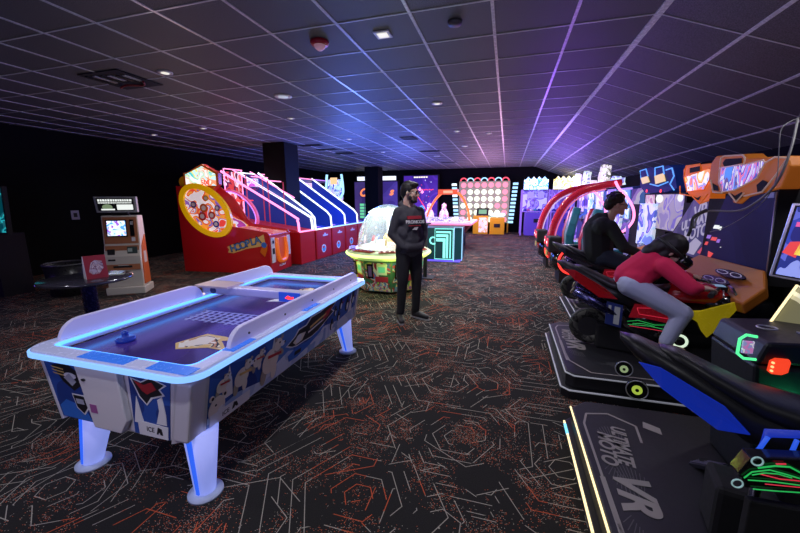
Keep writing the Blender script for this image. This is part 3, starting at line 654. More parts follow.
# ---------------------------------------------------------------- hoop toss cabinet
ha = .12; hx, hy = -4.62, 6.22
MH = Matrix.Translation((hx, hy, 0)) @ Matrix.Rotation(ha, 4, 'Z')
redp.node_tree.nodes['Principled BSDF'].inputs['Emission Color'].default_value = (.8, .0, .01, 1); redp.node_tree.nodes['Principled BSDF'].inputs['Emission Strength'].default_value = .0
T = thing('hoop_toss_cabinet', 'red hoop toss game cabinet with a big yellow ring on its side', 'arcade game', (hx, hy, 0), ha, world=False)
L_, W_ = 2.02, .92
prof = [(-L_, 0), (-L_, 1.80), (-L_+.16, 1.80), (-1.62, 1.80), (-1.30, 1.55), (-1.0, 1.08), (-.88, .98), (-.05, .86), (0, .80), (0, 0)]
b = MB(); b.prism([(x, 0, z) for x, z in prof], (0, .05, 0), redp); sp_ = b.build('side_panel', T, bevel=.008)
b = MB(); b.prism([(x, W_-.05, z) for x, z in prof], (0, .05, 0), redp); sp2 = b.build('side_panel', T, bevel=.008)
pinkp = mat('ring_pink', (.7, .12, .25), .3, emit=(1, .15, .35), es=.35)
def ring3(b, cx, cz, ra, rb, tilt, y0, y1, wd, m, n=40):
    n_ = n; rings = []
    for (k_, y) in ((0, y0), (0, y1), (1, y1), (1, y0)):
        R_ = []
        for i in range(n_):
            a = 2*PI*i/n_; x, z = (ra-wd*k_)*math.cos(a), (rb-wd*k_)*math.sin(a)
            R_.append(b.bm.verts.new((cx+x*math.cos(tilt)-z*math.sin(tilt), y, cz+x*math.sin(tilt)+z*math.cos(tilt))))
        rings.append(R_)
    fs = [b.bm.faces.new((rings[j][i], rings[j][(i+1) % n_], rings[(j+1) % 4][(i+1) % n_], rings[(j+1) % 4][i])) for j in range(4) for i in range(n_)]
    b._fin(fs, m, False)
def disc(cx, cz, ra, rb, tilt, y, m, b, th=.004, n=32):
    P = [(cx+ra*math.cos(2*PI*i/n)*math.cos(tilt)-rb*math.sin(2*PI*i/n)*math.sin(tilt), y, cz+ra*math.cos(2*PI*i/n)*math.sin(tilt)+rb*math.sin(2*PI*i/n)*math.cos(tilt)) for i in range(n)]
    b.prism(P, (0, -th, 0), m)
RC = (-1.36, 1.30); RA, RB, TL = .66, .45, -.72
b = MB(); ring3(b, *RC, RA, RB, TL, -.05, .02, .11, mat('ring_yellow', (.85, .50, .0), .35, coat=.3, emit=(1, .55, 0), es=.25)); o = b.build('ring_window_frame', T); o['label'] = 'thick yellow oval ring'
b = MB(); disc(*RC, RA-.10, RB-.10, TL, -.005, art('hoop_window', [(.75, .70, .75), (.9, .86, .9), (.75, .08, .04), (.9, .35, .05), (.25, .12, .5), (.85, .8, .85), (.8, .06, .05)], 3.2, es=.55, stretch=(1, 1, 1.2)), b)
for (dx, dz, r, c_) in ((-.28, .12, .07, purplep), (-.05, .05, .09, orange), (.12, -.1, .08, redw), (.02, .25, .06, yellowp), (.2, -.28, .07, bluep), (-.1, -.12, .09, redw), (.26, .05, .06, purplep)):
    disc(RC[0]+dx, RC[1]+dz, r, r, 0, -.009, c_, b); disc(RC[0]+dx, RC[1]+dz, r*.55, r*.55, 0, -.013, wht, b)
b.build('ring_window', T)
b = MB(); ring3(b, RC[0]+.1, RC[1]-.02, RA-.08, RB-.08, TL, W_-.02, W_+.05, .06, pinkp); ring3(b, RC[0]+.1, RC[1]-.02, RA-.12, RB-.12, TL, W_-.03, W_+.0, .02, led_violet); o = b.build('far_ring_frame', T); o['label'] = 'pink lit oval ring'
b = MB(); b.box((-L_, .05, 0), (-L_+.15, W_-.05, 1.8), redp); b.build('back_panel', T)
b = MB(); b.hexa([(-1.85, .05, .75), (-.95, .05, .75), (-.95, W_-.05, .75), (-1.85, W_-.05, .75), (-1.85, .05, 1.6), (-1.0, .05, .95), (-1.0, W_-.05, .95), (-1.85, W_-.05, 1.6)], art('hoop_field', [(.35, .02, .03), (.75, .1, .05), (.9, .5, .1), (.8, .75, .8), (.4, .05, .3)], 3, es=.4)); b.build('target_field', T)
b = MB(); b.prism([(-.98, .05, .92), (-.05, .05, .82), (-.05, .05, .60), (-.98, .05, .60)], (0, W_-.1, 0), art('hoop_apron', [(.75, .25, .2), (.85, .12, .08), (.95, .55, .4), (.7, .05, .05)], 5, es=.25)); b.build('console_top', T)
b = MB(); b.box((-.06, .02, .0), (.0, W_-.02, .80), redp)
b.build('front_panel', T, bevel=.006)
b = MB(); b.tube(smooth_path([(.0, .28, .72), (.02, .26, .45), (.03, .32, .26), (.03, .46, .22), (.03, .60, .26), (.02, .66, .45), (.0, .64, .72)], 5), .05, mat('scoop_orange', (.75, .12, .01), .3, emit=(1, .2, .02), es=.3), 10); b.build('hoop_chute', T)
b = MB(); b.box((.0, .33, .28), (.012, .60, .72), mat('chute_inner', (.55, .05, .01), .4, emit=(1, .15, .02), es=.15)); b.build('chute_back', T)
b = MB(); b.box((.0, .05, .22), (.014, .19, .74), mat('dispenser_white', (.65, .62, .62), .4)); b.box((.014, .08, .40), (.02, .16, .52), blackm); b.box((.014, .09, .62), (.02, .15, .68), blackm); b.build('ticket_door', T)
b = MB(); b.box((.0, .74, .30), (.014, .87, .74), mat('dispenser_white')); b.build('card_reader', T)
text('lettering', 'HOOPLA', Matrix.Translation((.016, .46, .12)) @ Matrix(((0, 0, 1, 0), (1, 0, 0, 0), (0, 1, 0, 0), (0, 0, 0, 1))), .07, wht, T)
# writing on the side: HOOPLA on a yellow ribbon
qb = Quad((-1.02, -.001, .32), (-.02, -.001, .32), (-.02, -.001, .86), (-1.02, -.001, .86))
b = MB(); b.decal(qb, [(.06, .42), (.18, .52), (.82, .84), (.90, .92), (.93, .58), (.82, .46), (.5, .36), (.2, .18), (.07, .2), (.1, .32)], gold, .0, .004)
b.decal(qb, [(.80, .25), (.9, .05), (.96, .3), (.98, .55), (.86, .5)], orange, .004, .006)
b.oval(qb, .90, .52, .06, .11, sky, .006, .008); b.build('ribbon', T)
th_ = .22
for k, ch in enumerate('HOOPLA'):
    a_ = .20+.112*k; z_ = .37+.065*k-.0
    Mt = qb.mat(a_, z_, .006) @ Matrix.Rotation(th_, 4, 'Z')
    text('lettering', ch, Mt, .21, blk, T, off=.008); text('lettering', ch, qb.mat(a_, z_, .0085) @ Matrix.Rotation(th_, 4, 'Z'), .19, mat('hoopla_blue', (.06, .25, .7), .4), T)
# top sign
b = MB(); P_ = [(-1.83, .02, 1.8), (-1.83, .02, 2.06), (-1.72, .02, 2.08), (-1.38, .02, 2.24), (-1.04, .02, 2.06), (-1.04, .02, 1.82), (-1.2, .02, 1.7)]
b.prism(P_, (0, .12, 0), orange, redw); sg = b.build('marquee', T, bevel=.01); sg['label'] = 'house shaped lit sign'
b = MB(); b.prism([(-1.78, .018, 1.83), (-1.78, .018, 2.03), (-1.38, .018, 2.19), (-1.09, .018, 2.03), (-1.09, .018, 1.80)], (0, -.004, 0), art('hoop_marquee', [(.8, .9, .85), (.1, .6, .6), (.9, .75, .2), (.5, .85, .9), (.85, .3, .15), (.95, .95, .9)], 5, es=1.1)); b.build('sign_face', sg)
b = MB(); b.cyl((-1.86, .06, 1.88), (-1.86, .16, 1.88), .12, yellowp, 20); b.build('sign_ball', sg)
text('lettering', '500', Matrix.Translation((-1.33, .008, 1.86)) @ Matrix.Rotation(PI/2, 4, 'X'), .13, led_red, sg, off=.004)
# ---------------------------------------------------------------- row of alley / basketball lanes
lane_y = [7.22, 8.05, 8.92, 9.8, 10.72, 11.6]
laneblue = mat('lane_blue', (.01, .03, .22), .4, emit=(.02, .08, .7), es=.22)
netm = art('lane_interior', [(.02, .02, .10), (.05, .03, .2), (.3, .02, .06), (.03, .05, .3), (.02, .02, .08)], 5, es=.5)
POSL = ['nearest, half hidden behind the thick pillar', 'first one right of the thick pillar', 'second one right of the thick pillar', 'third one right of the thick pillar', 'farthest, by the dome game']
lane0 = None
def lane(i):
    y0, y1 = lane_y[i], lane_y[i+1]; w_ = y1-y0-.012
    T = thing('ball_toss_lane', 'red front blue ball lane, '+POSL[i], 'arcade game', (-4.6, y0, 0), group='ball lanes in the row behind the red hoop game', world=False)
    b = MB(); b.box((-2.1, .02, 0), (0, w_-.02, .76), redp); b.build('cabinet', T, bevel=.012)
    b = MB(); b.box((-.05, 0, .76), (.015, w_, .79), led_white if i < 2 else led_ice); b.build('front_led', T)
    q = Quad((.001, .04, .05), (.001, w_-.04, .05), (.001, w_-.04, .72), (.001, .04, .72))
    b = MB(); b.rect(q, .02, .02, .98, .98, mat('panel_red', (.42, .01, .03), .35), 0, .004)
    b.oval(q, .45, .30, .15, .16, mat('badge_white', (.65, .75, .8), .4), .004, .007); b.oval(q, .45, .30, .11, .115, mat('badge_blue', (.05, .35, .6), .4), .007, .009); b.oval(q, .43, .36, .06, .05, mat('badge_red', (.6, .05, .05), .4), .009, .010)
    b.rect(q, .40, .78, .75, .84, mat('coin_plate', (.6, .6, .65), .3), .004, .012); b.rect(q, .5, .84, .6, .90, mat('coin_plate'), .004, .010); b.build('front_graphic', T)
    # divider: post, slope, back frame
    pts = [(0, .78), (-.02, 1.06), (-.12, 1.18), (-1.58, 2.18), (-2.05, 2.25)]
    P_ = [(x, 0, z) for x, z in pts]
    b = MB(); b.prism(P_[:3]+[(-1.0, 0, 1.78), (-1.58, 0, 2.18), (-1.58, 0, 1.75), (-2.05, 0, 1.75), (-2.05, 0, .78)], (0, .03, 0), laneblue); b.build('divider', T)
    b = MB(); b.tube([(-.55, .012, 1.28), (-1.9, .012, 2.02)], .012, led_violet, 6); b.build('inner_rail', T)
    b = MB(); b.tube([(x, .012, z+.01) for x, z in pts[:4]], .024, led_white, 8); b.build('rail_led', T)
    b = MB(); b.tube([(-.1, w_*.5, .80), (-1.3, w_*.5, .98)], .01, led_violet, 6); b.box((-1.4, .03, .78), (0, w_, .80), laneblue); b.hexa([(-1.5, .03, .8), (-.2, .03, .8), (-.2, w_, .8), (-1.5, w_, .8), (-1.5, .03, .98), (-.2, .03, .81), (-.2, w_, .81), (-1.5, w_, .98)], laneblue); b.build('ramp', T)
    b = MB(); b.box((-2.05, .03, .78), (-1.98, w_, 2.2), netm); b.build('target_board', T)
    b = MB()
    b.tube([(-1.9, w_/2+.23*math.cos(a), 1.45) if False else (-1.75+.2*math.sin(a), w_/2+.2*math.cos(a), 1.5) for a in [2*PI*k/20 for k in range(20)]], .014, led_red, 6, closed=True)
    b.build('hoop', T)
    b = MB(); b.box((-1.62, .03, 2.08), (-1.54, w_, 2.14), darkmetal); b.tube([(-1.5, .03, 2.16), (-1.5, w_, 2.16)], .015, led_pink if i % 2 else led_violet, 6); b.build('top_bar', T)
    b = MB(); b.box((-2.0, .05, 1.86), (-1.7, w_-.03, 2.06), art('lane_score_%d' % (i % 2), [(.9, .7, .9), (.3, .3, 1), (.9, .9, 1), (.5, .1, .6)] if i % 2 else [(1, .8, .7), (.9, .2, .2), (.9, .9, .9), (.3, .1, .3)], 7, es=.9)); b.build('score_sign', T)
for i in range(1, 5): lane(i)
# tall basketball machine seen over the hoop game
T = thing('basketball_machine', 'pink lit basketball game with a red inside rising behind the red hoop game', 'arcade game', (-5.9, 7.6, 0))
ya, yb = 7.34, 8.0
b = MB(); b.box((-6.7, ya, 0), (-4.6, yb, .76), redp); b.build('cabinet', T, bevel=.01)
for yy, m_ in ((ya+.02, led_pink), (yb-.03, led_white)):
    b = MB(); b.tube(smooth_path([(-4.63, yy, .78), (-4.66, yy, 1.04), (-4.8, yy, 1.16), (-6.3, yy, 1.98), (-6.7, yy, 2.2)], 4), .028, m_, 8); b.build('side_rail', T)
    b = MB(); b.tube(smooth_path([(-5.1, yy, 1.56), (-6.35, yy, 2.22)], 3), .016, led_pink, 6); b.build('upper_rail', T)
for k in range(4):
    b = MB(); b.tube([(-6.6+.38*k, ya+.02, 2.26-.10*k), (-6.6+.38*k, yb-.03, 2.26-.10*k)], .014, led_pink if k != 1 else led_white, 6); b.build('top_bar', T)
for yy in (ya+.02, yb-.03):
    for xx in (-6.62, -6.0, -5.4):
        b = MB(); b.tube([(xx, yy, .8), (xx, yy, 2.26-.26*(xx+6.6))], .014, led_pink if xx < -6.5 else mat('frame_maroon', (.25, .02, .06), .3, emit=(1, .1, .2), es=.3), 6); b.build('frame_post', T)
b = MB(); b.box((-6.68, ya+.05, .78), (-6.62, yb-.06, 2.2), art('bball_back', [(.25, .01, .03), (.7, .12, .12), (.9, .75, .8), (.12, .01, .06), (.6, .05, .05)], 3, es=.8)); b.build('backboard', T)
b = MB(); b.tube([(-6.35+.2*math.cos(2*PI*k/20), (ya+yb)/2+.2*math.sin(2*PI*k/20), 1.5) for k in range(20)], .014, led_red, 6, closed=True); b.build('hoop', T)
b = MB(); b.hexa([(-6.6, ya+.04, .77), (-4.7, ya+.04, .77), (-4.7, yb-.04, .77), (-6.6, yb-.04, .77), (-6.6, ya+.04, 1.05), (-4.7, ya+.04, .80), (-4.7, yb-.04, .80), (-6.6, yb-.04, 1.05)], mat('ramp_red', (.4, .02, .03), .4, emit=(1, .05, .08), es=.12)); b.build('ramp', T)
b = MB(); b.box((-4.62, ya, .76), (-4.585, yb, .79), led_pink); b.build('front_led', T)
# ---------------------------------------------------------------- dome game
dc = Vector((-1.93, 5.82, 0))
T = thing('dome_coin_game', 'eight sided game with a clear lit dome and lime glowing deck beside the man', 'arcade game', dc)
def octo(r, z, a0=PI/8, n=8): return [Vector((dc.x+r*math.cos(a0+2*PI*k/n), dc.y+r*math.sin(a0+2*PI*k/n), z)) for k in range(n)]
b = MB(); A, B = octo(.56, .03), octo(.62, .54)
b.bm.verts.index_update(); av = [b.bm.verts.new(p) for p in A]; bv = [b.bm.verts.new(p) for p in B]
b._fin([b.bm.faces.new(av[::-1]), b.bm.faces.new(bv)]+[b.bm.faces.new((av[i], av[(i+1) % 8], bv[(i+1) % 8], bv[i])) for i in range(8)], mat('dome_base_green', (.05, .13, .08), .4)); b.build('cabinet', T, bevel=.008)
panelart = art('dome_panel_art', [(.03, .10, .06), (.25, .02, .04), (.5, .45, .4), (.06, .12, .35), (.5, .05, .06), (.02, .05, .04), (.10, .3, .1), (.5, .4, .1)], 5, es=.12, dist=.8)
for i in range(8):
    A_, B_, C_, D_ = A[i], A[(i+1) % 8], B[(i+1) % 8], B[i]
    if (A_+B_).y/2 > dc.y+.3: continue
    q = Quad(A_, B_, C_, D_); b = MB(); b.rect(q, .04, .03, .96, .96, panelart, 0, .004)
    b.decal(q, [(.1, .04), (.2, .3), (.3, .1), (.42, .34), (.5, .12), (.62, .36), (.72, .1), (.85, .3), (.9, .04)], art('dome_crowd_art', [(.6, .55, .5), (.15, .25, .5), (.7, .5, .2), (.3, .1, .4)], 10), .004, .006)
    b.rect(q, .12, .46, .34, .92, blackg, .004, .02); b.rect(q, .17, .52, .29, .86, mat('reader_purple', (.15, .08, .3), .3), .02, .024)
    b.rect(q, .48, .58, .84, .93, mat('bill_white', (.6, .65, .62), .4), .004, .018); b.rect(q, .54, .66, .78, .84, mat('bill_green', (.05, .2, .1), .4, emit=(.2, .9, .4), es=.4), .018, .022)
    b.rect(q, .40, .35, .88, .52, mat('slot_red', (.35, .02, .06), .4), .004, .014); b.build('panel', T)
b = MB(); b.lathe([(.55, .55), (.66, .56), (.71, .60), (.71, .66), (.65, .69), (.54, .69), (.52, .66), (.52, .58)], mat('deck_cream', (.55, .6, .4), .3, emit=(.6, 1, .3), es=.22), dc, n=48); b.build('deck', T)
b = MB(); b.tube([dc+Vector((  .712*math.cos(2*PI*k/48), .712*math.sin(2*PI*k/48), .63)) for k in range(48)], .022, led_lime, 8, closed=True); b.build('deck_led', T)
for k in range(4):
    a = -PI/2+(k-1.5)*.78; b = MB(); M_ = Matrix.Translation(dc) @ Matrix.Rotation(a, 4, 'Z'); b.box((.55, -.2, .69), (.67, .2, .705), mat('button_plate_red', (.45, .05, .03), .4), M_)
    for j in range(5): b.box((.57, -.17+.08*j, .705), (.64, -.12+.08*j, .72), mat('coin_slot_dark', (.2, .03, .02), .4), M_)
    b.build('button_panel', T)
dome_gl = glass('dome_glass', (.97, 1, 1), .45); nt_ = dome_gl.node_tree; out_ = [n for n in nt_.nodes if n.type == 'OUTPUT_MATERIAL'][0]; src_ = out_.inputs[0].links[0].from_socket
df_ = nt_.nodes.new('ShaderNodeBsdfTranslucent'); df_.inputs[0].default_value = (.8, .9, .95, 1); m2_ = nt_.nodes.new('ShaderNodeMixShader'); m2_.inputs[0].default_value = .13; nt_.links.new(src_, m2_.inputs[1]); nt_.links.new(df_.outputs[0], m2_.inputs[2]); nt_.links.new(m2_.outputs[0], out_.inputs[0])
b = MB(); prof = [(.53*math.cos(a), .69+.74*math.sin(a)) for a in [PI/2*k/10 for k in range(11)]]; prof[-1] = (0, prof[-1][1]); b.lathe(prof, dome_gl, dc, n=48); o = b.build('dome', T); o['label'] = 'clear domed cover'
b = MB(); b.lathe([(0, .70), (.52, .70), (.50, .73), (.35, .74), (.30, .80), (0, .82)], art('prize_bed', [(.7, .6, .3), (.8, .8, .7), (.6, .3, .2), (.4, .5, .6), (.9, .85, .7)], 24, es=.25), dc); b.build('prize_bed', T)
b = MB(); b.cyl(dc+Vector((0, 0, .8)), dc+Vector((0, 0, 1.40)), .022, led_white, 10); b.build('centre_post', T)
b = MB(); b.lathe([(0, 1.26), (.30, 1.26), (.34, 1.30), (.24, 1.36), (0, 1.38)], glow('dome_lamp_white', (.8, 1, .95), 2.0), dc); b.build('top_lamp', T)
b = MB(); b.box((dc.x+.05, dc.y-.25, .82), (dc.x+.35, dc.y-.2, .95), mat('dome_sign_orange', (.6, .3, .05), .4, emit=(1, .5, .1), es=.7)); b.build('small_sign', T)
for k in range(9):
    a = k*.7; b = MB(); r_ = .25+.02*(k % 4); p = dc+Vector((r_*math.cos(a), r_*math.sin(a), .74)); b.tube([p, p+Vector((0, 0, .1)), p+Vector((.03, 0, .16))], [.02, .025, .012], [bluep, redw, wht, yellowp][k % 4], 8); b.build('prize_figure', T)
lamp('dome_lamp', 'POINT', (dc.x, dc.y, 1.18), 62, (.86, 1, .92), .12, parent=T)
for a in (-2.3, -1.2, -.2):
    lamp('base_lamp', 'POINT', (dc.x+.84*math.cos(a), dc.y+.84*math.sin(a), .46), 3.6, (.75, 1, .15), .05, parent=T)
# ---------------------------------------------------------------- lit box "1" and things around
T = thing('light_box_game', 'square cabinet with a teal lit number 1 on its front face', 'arcade game', (-1.35, 8.9, 0))
lbm = mat('box_teal_dark', (.01, .07, .08), .35)
b = MB(); b.box((-2.15, 8.6, .05), (-1.2, 9.3, .83), lbm); b.hexa([(-1.2, 8.6, .05), (-1.02, 8.75, .05), (-1.02, 9.3, .05), (-1.2, 9.3, .05), (-1.2, 8.6, .83), (-1.02, 8.75, .83), (-1.02, 9.3, .83), (-1.2, 9.3, .83)], lbm); b.build('cabinet', T, bevel=.01)
q = Quad((-1.66, 8.6, .05), (-1.2, 8.6, .05), (-1.2, 8.6, .83), (-1.66, 8.6, .83))
b = MB()
for x0, x1, y0, y1 in ((.08, .86, .84, .90), (.80, .86, .06, .84), (.08, .72, .72, .80), (.62, .72, .06, .72), (.08, .58, .58, .68), (.44, .58, .06, .60), (.0, .98, .96, .985), (.0, .98, .015, .035), (.955, .98, .02, .97), (.0, .02, .02, .97)): b.rect(q, x0, y0, x1, y1, led_cyan, 0, .006)
b.build('lit_number', T)
q = Quad((-2.13, 8.6, .3), (-1.68, 8.6, .3), (-1.68, 8.6, .8), (-2.13, 8.6, .8)); text('lettering', 'nc', q.mat(.68, .5, .003), .42, led_cyan, T)
b = MB(); b.tube([(-1.19, 8.59, .03), (-1.19, 8.59, .84), (-1.01, 8.74, .84), (-1.01, 8.74, .03)], .01, led_ice, 6); b.build('edge_led', T)
b = MB(); b.box((-2.1, 8.64, 0), (-1.05, 9.3, .05), glow('plinth_glow', (.15, .1, 1), 1.3)); b.build('plinth', T)
T = thing('high_table', 'thin black high table on one post to the right of the man', 'table', (-1.47, 6.72, 0))
b = MB(); b.box((-1.95, 6.5, 1.03), (-1.42, 6.98, 1.06), blackm); b.build('tabletop', T, bevel=.006)
b = MB(); b.box((-1.51, 6.68, .02), (-1.44, 6.75, 1.03), blackm); b.build('post', T)
b = MB(); b.box((-1.66, 6.55, 0), (-1.3, 6.9, .02), blackm); b.build('base', T)
# ---------------------------------------------------------------- second air hockey with arch
T = thing('arched_air_hockey', 'pink topped air hockey table under a glowing orange arch in the distance', 'air hockey table', (-1.8, 11.5, 0))
b = MB(); b.hexa([(-2.3, 10.7, .42), (-1.3, 10.7, .42), (-1.3, 12.3, .42), (-2.3, 12.3, .42), (-2.6, 10.5, .78), (-1.0, 10.5, .78), (-1.0, 12.5, .78), (-2.6, 12.5, .78)], mat('arch_body', (.30, .03, .03), .4)); b.build('cabinet', T)
b = MB(); b.box((-2.68, 10.45, .76), (-.95, 12.55, .84), mat('arch_rail', (.6, .25, .35), .3, emit=(1, .25, .5), es=.8)); b.build('rail', T, bevel=.03)
b = MB(); b.box((-2.55, 10.6, .84), (-1.08, 12.4, .845), art('arch_field', [(.8, .7, .85), (.5, .4, .7), (.9, .85, .95), (.2, .15, .3)], 4, es=.6)); b.build('playing_field', T)
b = MB(); b.box((-2.45, 10.55, .86), (-1.2, 10.6, 1.0), art('arch_guard', [(.7, .6, .8), (.3, .25, .5), (.9, .85, .95)], 9, es=.5)); b.build('goal_guard', T)
b = MB(); b.tube(smooth_path([(-2.50, 11.5, .84), (-2.42, 11.5, 1.15), (-2.18, 11.5, 1.55), (-1.9, 11.5, 1.75), (-1.6, 11.5, 1.76), (-1.35, 11.5, 1.55), (-1.18, 11.5, 1.2), (-1.12, 11.5, .84)], 5), .038, mat('arch_orange', (.8, .15, .02), .3, emit=(1, .16, .03), es=1.0), 10); a_ = b.build('arch', T)
b = MB(); b.box((-2.12, 11.42, 1.66), (-1.5, 11.56, 1.82), mat('arch_sign', (.6, .05, .02), .3, emit=(1, .15, .05), es=.5)); b.box((-1.95, 11.40, 1.70), (-1.66, 11.42, 1.78), mat('arch_digits', (.1, .02, .02), .3, emit=(1, .6, .4), es=.9)); b.build('score_box', a_)
for k, (x, y) in enumerate(((-2.15, 10.9), (-1.38, 10.9), (-2.15, 12.1), (-1.38, 12.1))):
    b = MB(); b.cyl((x, y, 0), (x, y, .44), .09, blackm, 14); b.build('leg', T)
for k, (x, lab) in enumerate(((-2.68, 'left'), (-2.15, 'right'))):
    t = thing('bowling_pin_figure', 'pale figure shaped light %s of the two under the orange arch' % ('left' if k == 0 else 'right'), 'figure', (x+.0, 12.8, .0))
    b = MB(); b.lathe([(0, .0), (.14, .0), (.14, .75), (.18, .85), (.15, 1.05), (.07, 1.2), (.09, 1.32), (0, 1.4)], art('pin_art', [(.7, .1, .25), (.85, .6, .8), (.6, .4, .9), (.9, .85, .95)], 8, es=.8), (x, 12.8, 0)); b.build('body', t)
# ---------------------------------------------------------------- back wall: disc wall, posters, claws
T = thing('giant_disc_game', 'giant wall game with seven columns of glowing white and pink discs', 'arcade game', (-1.06, 17.0, 0))
gx0, gx1, gz0, gz1 = -2.12, .03, .45, 2.30
b = MB(); b.box((gx0-.05, 17.0, gz0), (gx1+.05, 17.14, gz1+.02), mat('board_grey', (.22, .22, .14), .5, emit=(.35, .4, .25), es=.35)); b.build('board', T, bevel=.01)
discW = glow('disc_white', (.85, .95, .75), 1.8); discP = glow('disc_pink', (1.0, .22, .32), 1.7)
pat = ['PPPPPPP', 'PWWWWWP', 'PWWWWWP', 'WWWWWPP', 'PWWWWWP', 'PWWWWWP']
dx = (gx1-gx0)/7; dz = (gz1-gz0)/6
for r_ in range(6):
    for c_ in range(7):
        cx, cz = gx0+dx*(c_+.5), gz1-dz*(r_+.5); b = MB(); b.cyl((cx, 17.0, cz), (cx, 16.97, cz), .118, discP if pat[r_][c_] == 'P' else discW, 20); b.build('disc_light', T)
for c_ in range(7):
    b = MB(); b.tube(arc((gx0+dx*(c_+.5), 16.99, gz1+.03), dx*.46, 0, PI, 8, rb=.13), .03, glow('arch_led_red', (1, .08, .12), 1.6) if c_ % 2 == 0 else led_ice, 6); b.build('top_arch', T)
for s in (-1, 1):
    for k in range(11):
        z = 2.18-.168*k; x = (gx0-.16-.0 if s < 0 else gx1+.16)+s*(.12-.014*k); b = MB(); b.box((x-.11, 16.98, z-.05), (x+.11, 17.02, z+.05), led_ice if s > 0 or k % 3 else led_white); b.build('side_light', T)
for x in (gx0-.02, gx1+.02):
    b = MB(); b.box((x-.03, 17.02, 0), (x+.03, 17.1, gz0), yellowp); b.build('leg', T)
T = thing('yellow_console', 'yellow game console with a small screen below the giant disc wall', 'arcade console', (-1.0, 16.3, 0))
b = MB(); b.box((-1.42, 16.2, 0), (-.78, 16.75, .80), yellowp); b.prism([(-1.3, 16.3, .8), (-.78, 16.3, .8), (-.78, 16.5, 1.12), (-1.3, 16.5, 1.12)], (0, .15, 0), blackm); b.build('cabinet', T, bevel=.01)
b = MB(); b.box((-1.17, 16.18, .08), (-.80, 16.2, .72), art('console_art', [(.9, .85, .7), (.95, .95, .9), (.9, .5, .2), (.8, .7, .75)], 6, es=.5)); b.build('front_graphic', T)
b = MB(); b.prism([(-1.2, 16.34, .88), (-.86, 16.34, .88), (-.86, 16.46, 1.06), (-1.2, 16.46, 1.06)], (0, -.01, 0), glow('console_screen', (.2, .6, .3), .8)); b.build('screen', T)
T = thing('ring_topped_console', 'yellow console with a glowing blue and white ring on top, right of the screen console', 'arcade console', (-.35, 16.4, 0))
b = MB(); b.box((-.70, 16.2, 0), (.02-.1, 16.75, .72), yellowp); b.build('cabinet', T, bevel=.01)
b = MB(); b.box((-.52, 16.185, .30), (-.26, 16.2, .46), blackm); b.build('slot', T)
b = MB(); b.tube([(-.39+.26*math.cos(2*PI*k/24), 16.45+.26*math.sin(2*PI*k/24), .84) for k in range(24)], .07, glow('ring_light', (.55, .7, 1), 2.2), 8, closed=True); b.build('ring_light', T)
def poster_game(x0, x1, z0, z1, y, name, label, cols, title, tcol, es=.30):
    T = thing(name, label, 'game poster', ((x0+x1)/2, y, 0)); b = MB(); b.box((x0, y, 0), (x1, y+.25, z1), blackm); b.build('cabinet', T, bevel=.01)
    q = Quad((x0+.04, y, z0), (x1-.04, y, z0), (x1-.04, y, z1-.05), (x0+.04, y, z1-.05)); b = MB(); b.rect(q, 0, 0, 1, 1, art(name+'_art', cols, 1.6, es=es, dist=.4), 0, .004); b.build('panel', T)
    return T, q
T, q = poster_game(-7.35, -5.05, .5, 2.42, 16.8, 'lit_poster_game', 'violet poster game behind the thin pillar, with green grid and white header', [(.10, .06, .28), (.14, .09, .36), (.17, .10, .40)], '', None)
text('lettering', 'Ca', q.mat(.24, .72, .006), .52, glow('letters_orange', (1, .25, .08), 1.3), T, shear=.3, off=.02); text('lettering', 's', q.mat(.86, .74, .006), .5, glow('letters_orange', (1, .25, .08), 1.3), T, shear=.3, off=.02)
b = MB()
for r_ in range(5):
    for c_ in range(3): b.rect(q, .12+.12*c_, .06+.08*r_, .22+.12*c_, .12+.08*r_, glow('grid_green', (.2, .9, .5), .8), .004, .010)
b.build('green_grid', T)
b = MB(); b.box((-7.15, 16.78, 2.44), (-5.2, 16.95, 2.62), glow('header_white', (.75, .8, 1), 1.5)); b.build('header', T)
T, q = poster_game(-4.83, -3.12, .5, 2.66, 16.9, 'space_shooter_poster', 'tall violet space shooter poster with small red ships behind the man', [(.09, .03, .30), (.13, .04, .38), (.07, .03, .28)], '', None, .38)
b = MB()
for k in range(26):
    x_, y_ = random.uniform(.06, .94), random.uniform(.05, .9); c_ = [led_white, led_ice, led_red][k % 3]; b.rect(q, x_, y_, x_+.018, y_+.014, c_, .004, .008)
for k in range(8): b.rect(q, .5+.05*k, .68+.01*(k % 2), .53+.05*k, .70+.01*(k % 2), led_red, .004, .009)
b.tube([q.pt(.42, .55, .01), q.pt(.72, .2, .01)], .014, led_red, 5)
for (x_, y_) in ((.36, .66), (.48, .7), (.55, .64)): b.decal(q, [(x_-.05, y_), (x_, y_+.06), (x_+.05, y_), (x_, y_-.03)], led_pink, .004, .010)
b.oval(q, .55, .3, .09, .05, glow('ship_blue', (.1, .4, 1), 1.2), .004, .010)
b.build('ship_marks', T)
b = MB()
for k in range(6): b.rect(q, .30+.07*k, .955, .355+.07*k, .985, glow('title_cream', (1, .9, .7), 1.3), .004, .01)
b.build('title_lights', T)
T = thing('robot_light_machine', 'blue and white robot shaped light game above the far lanes', 'arcade game', (-7.0, 14.0, 0))
b = MB(); b.box((-7.25, 14.0, 0), (-6.7, 14.6, 1.4), blackm); b.build('cabinet', T)
b = MB(); b.box((-7.3, 13.95, 1.5), (-6.65, 14.1, 2.35), art('robot_face', [(.5, .8, 1), (.1, .3, .9), (.85, .95, 1), (.05, .1, .5), (.6, .5, .9)], 5, es=1.1)); b.build('face', T, bevel=.05)
b = MB(); b.box((-7.14, 13.90, 2.15), (-6.85, 13.96, 2.42), glow('robot_crown', (1, .6, .3), 1.2)); b.build('crown', T)
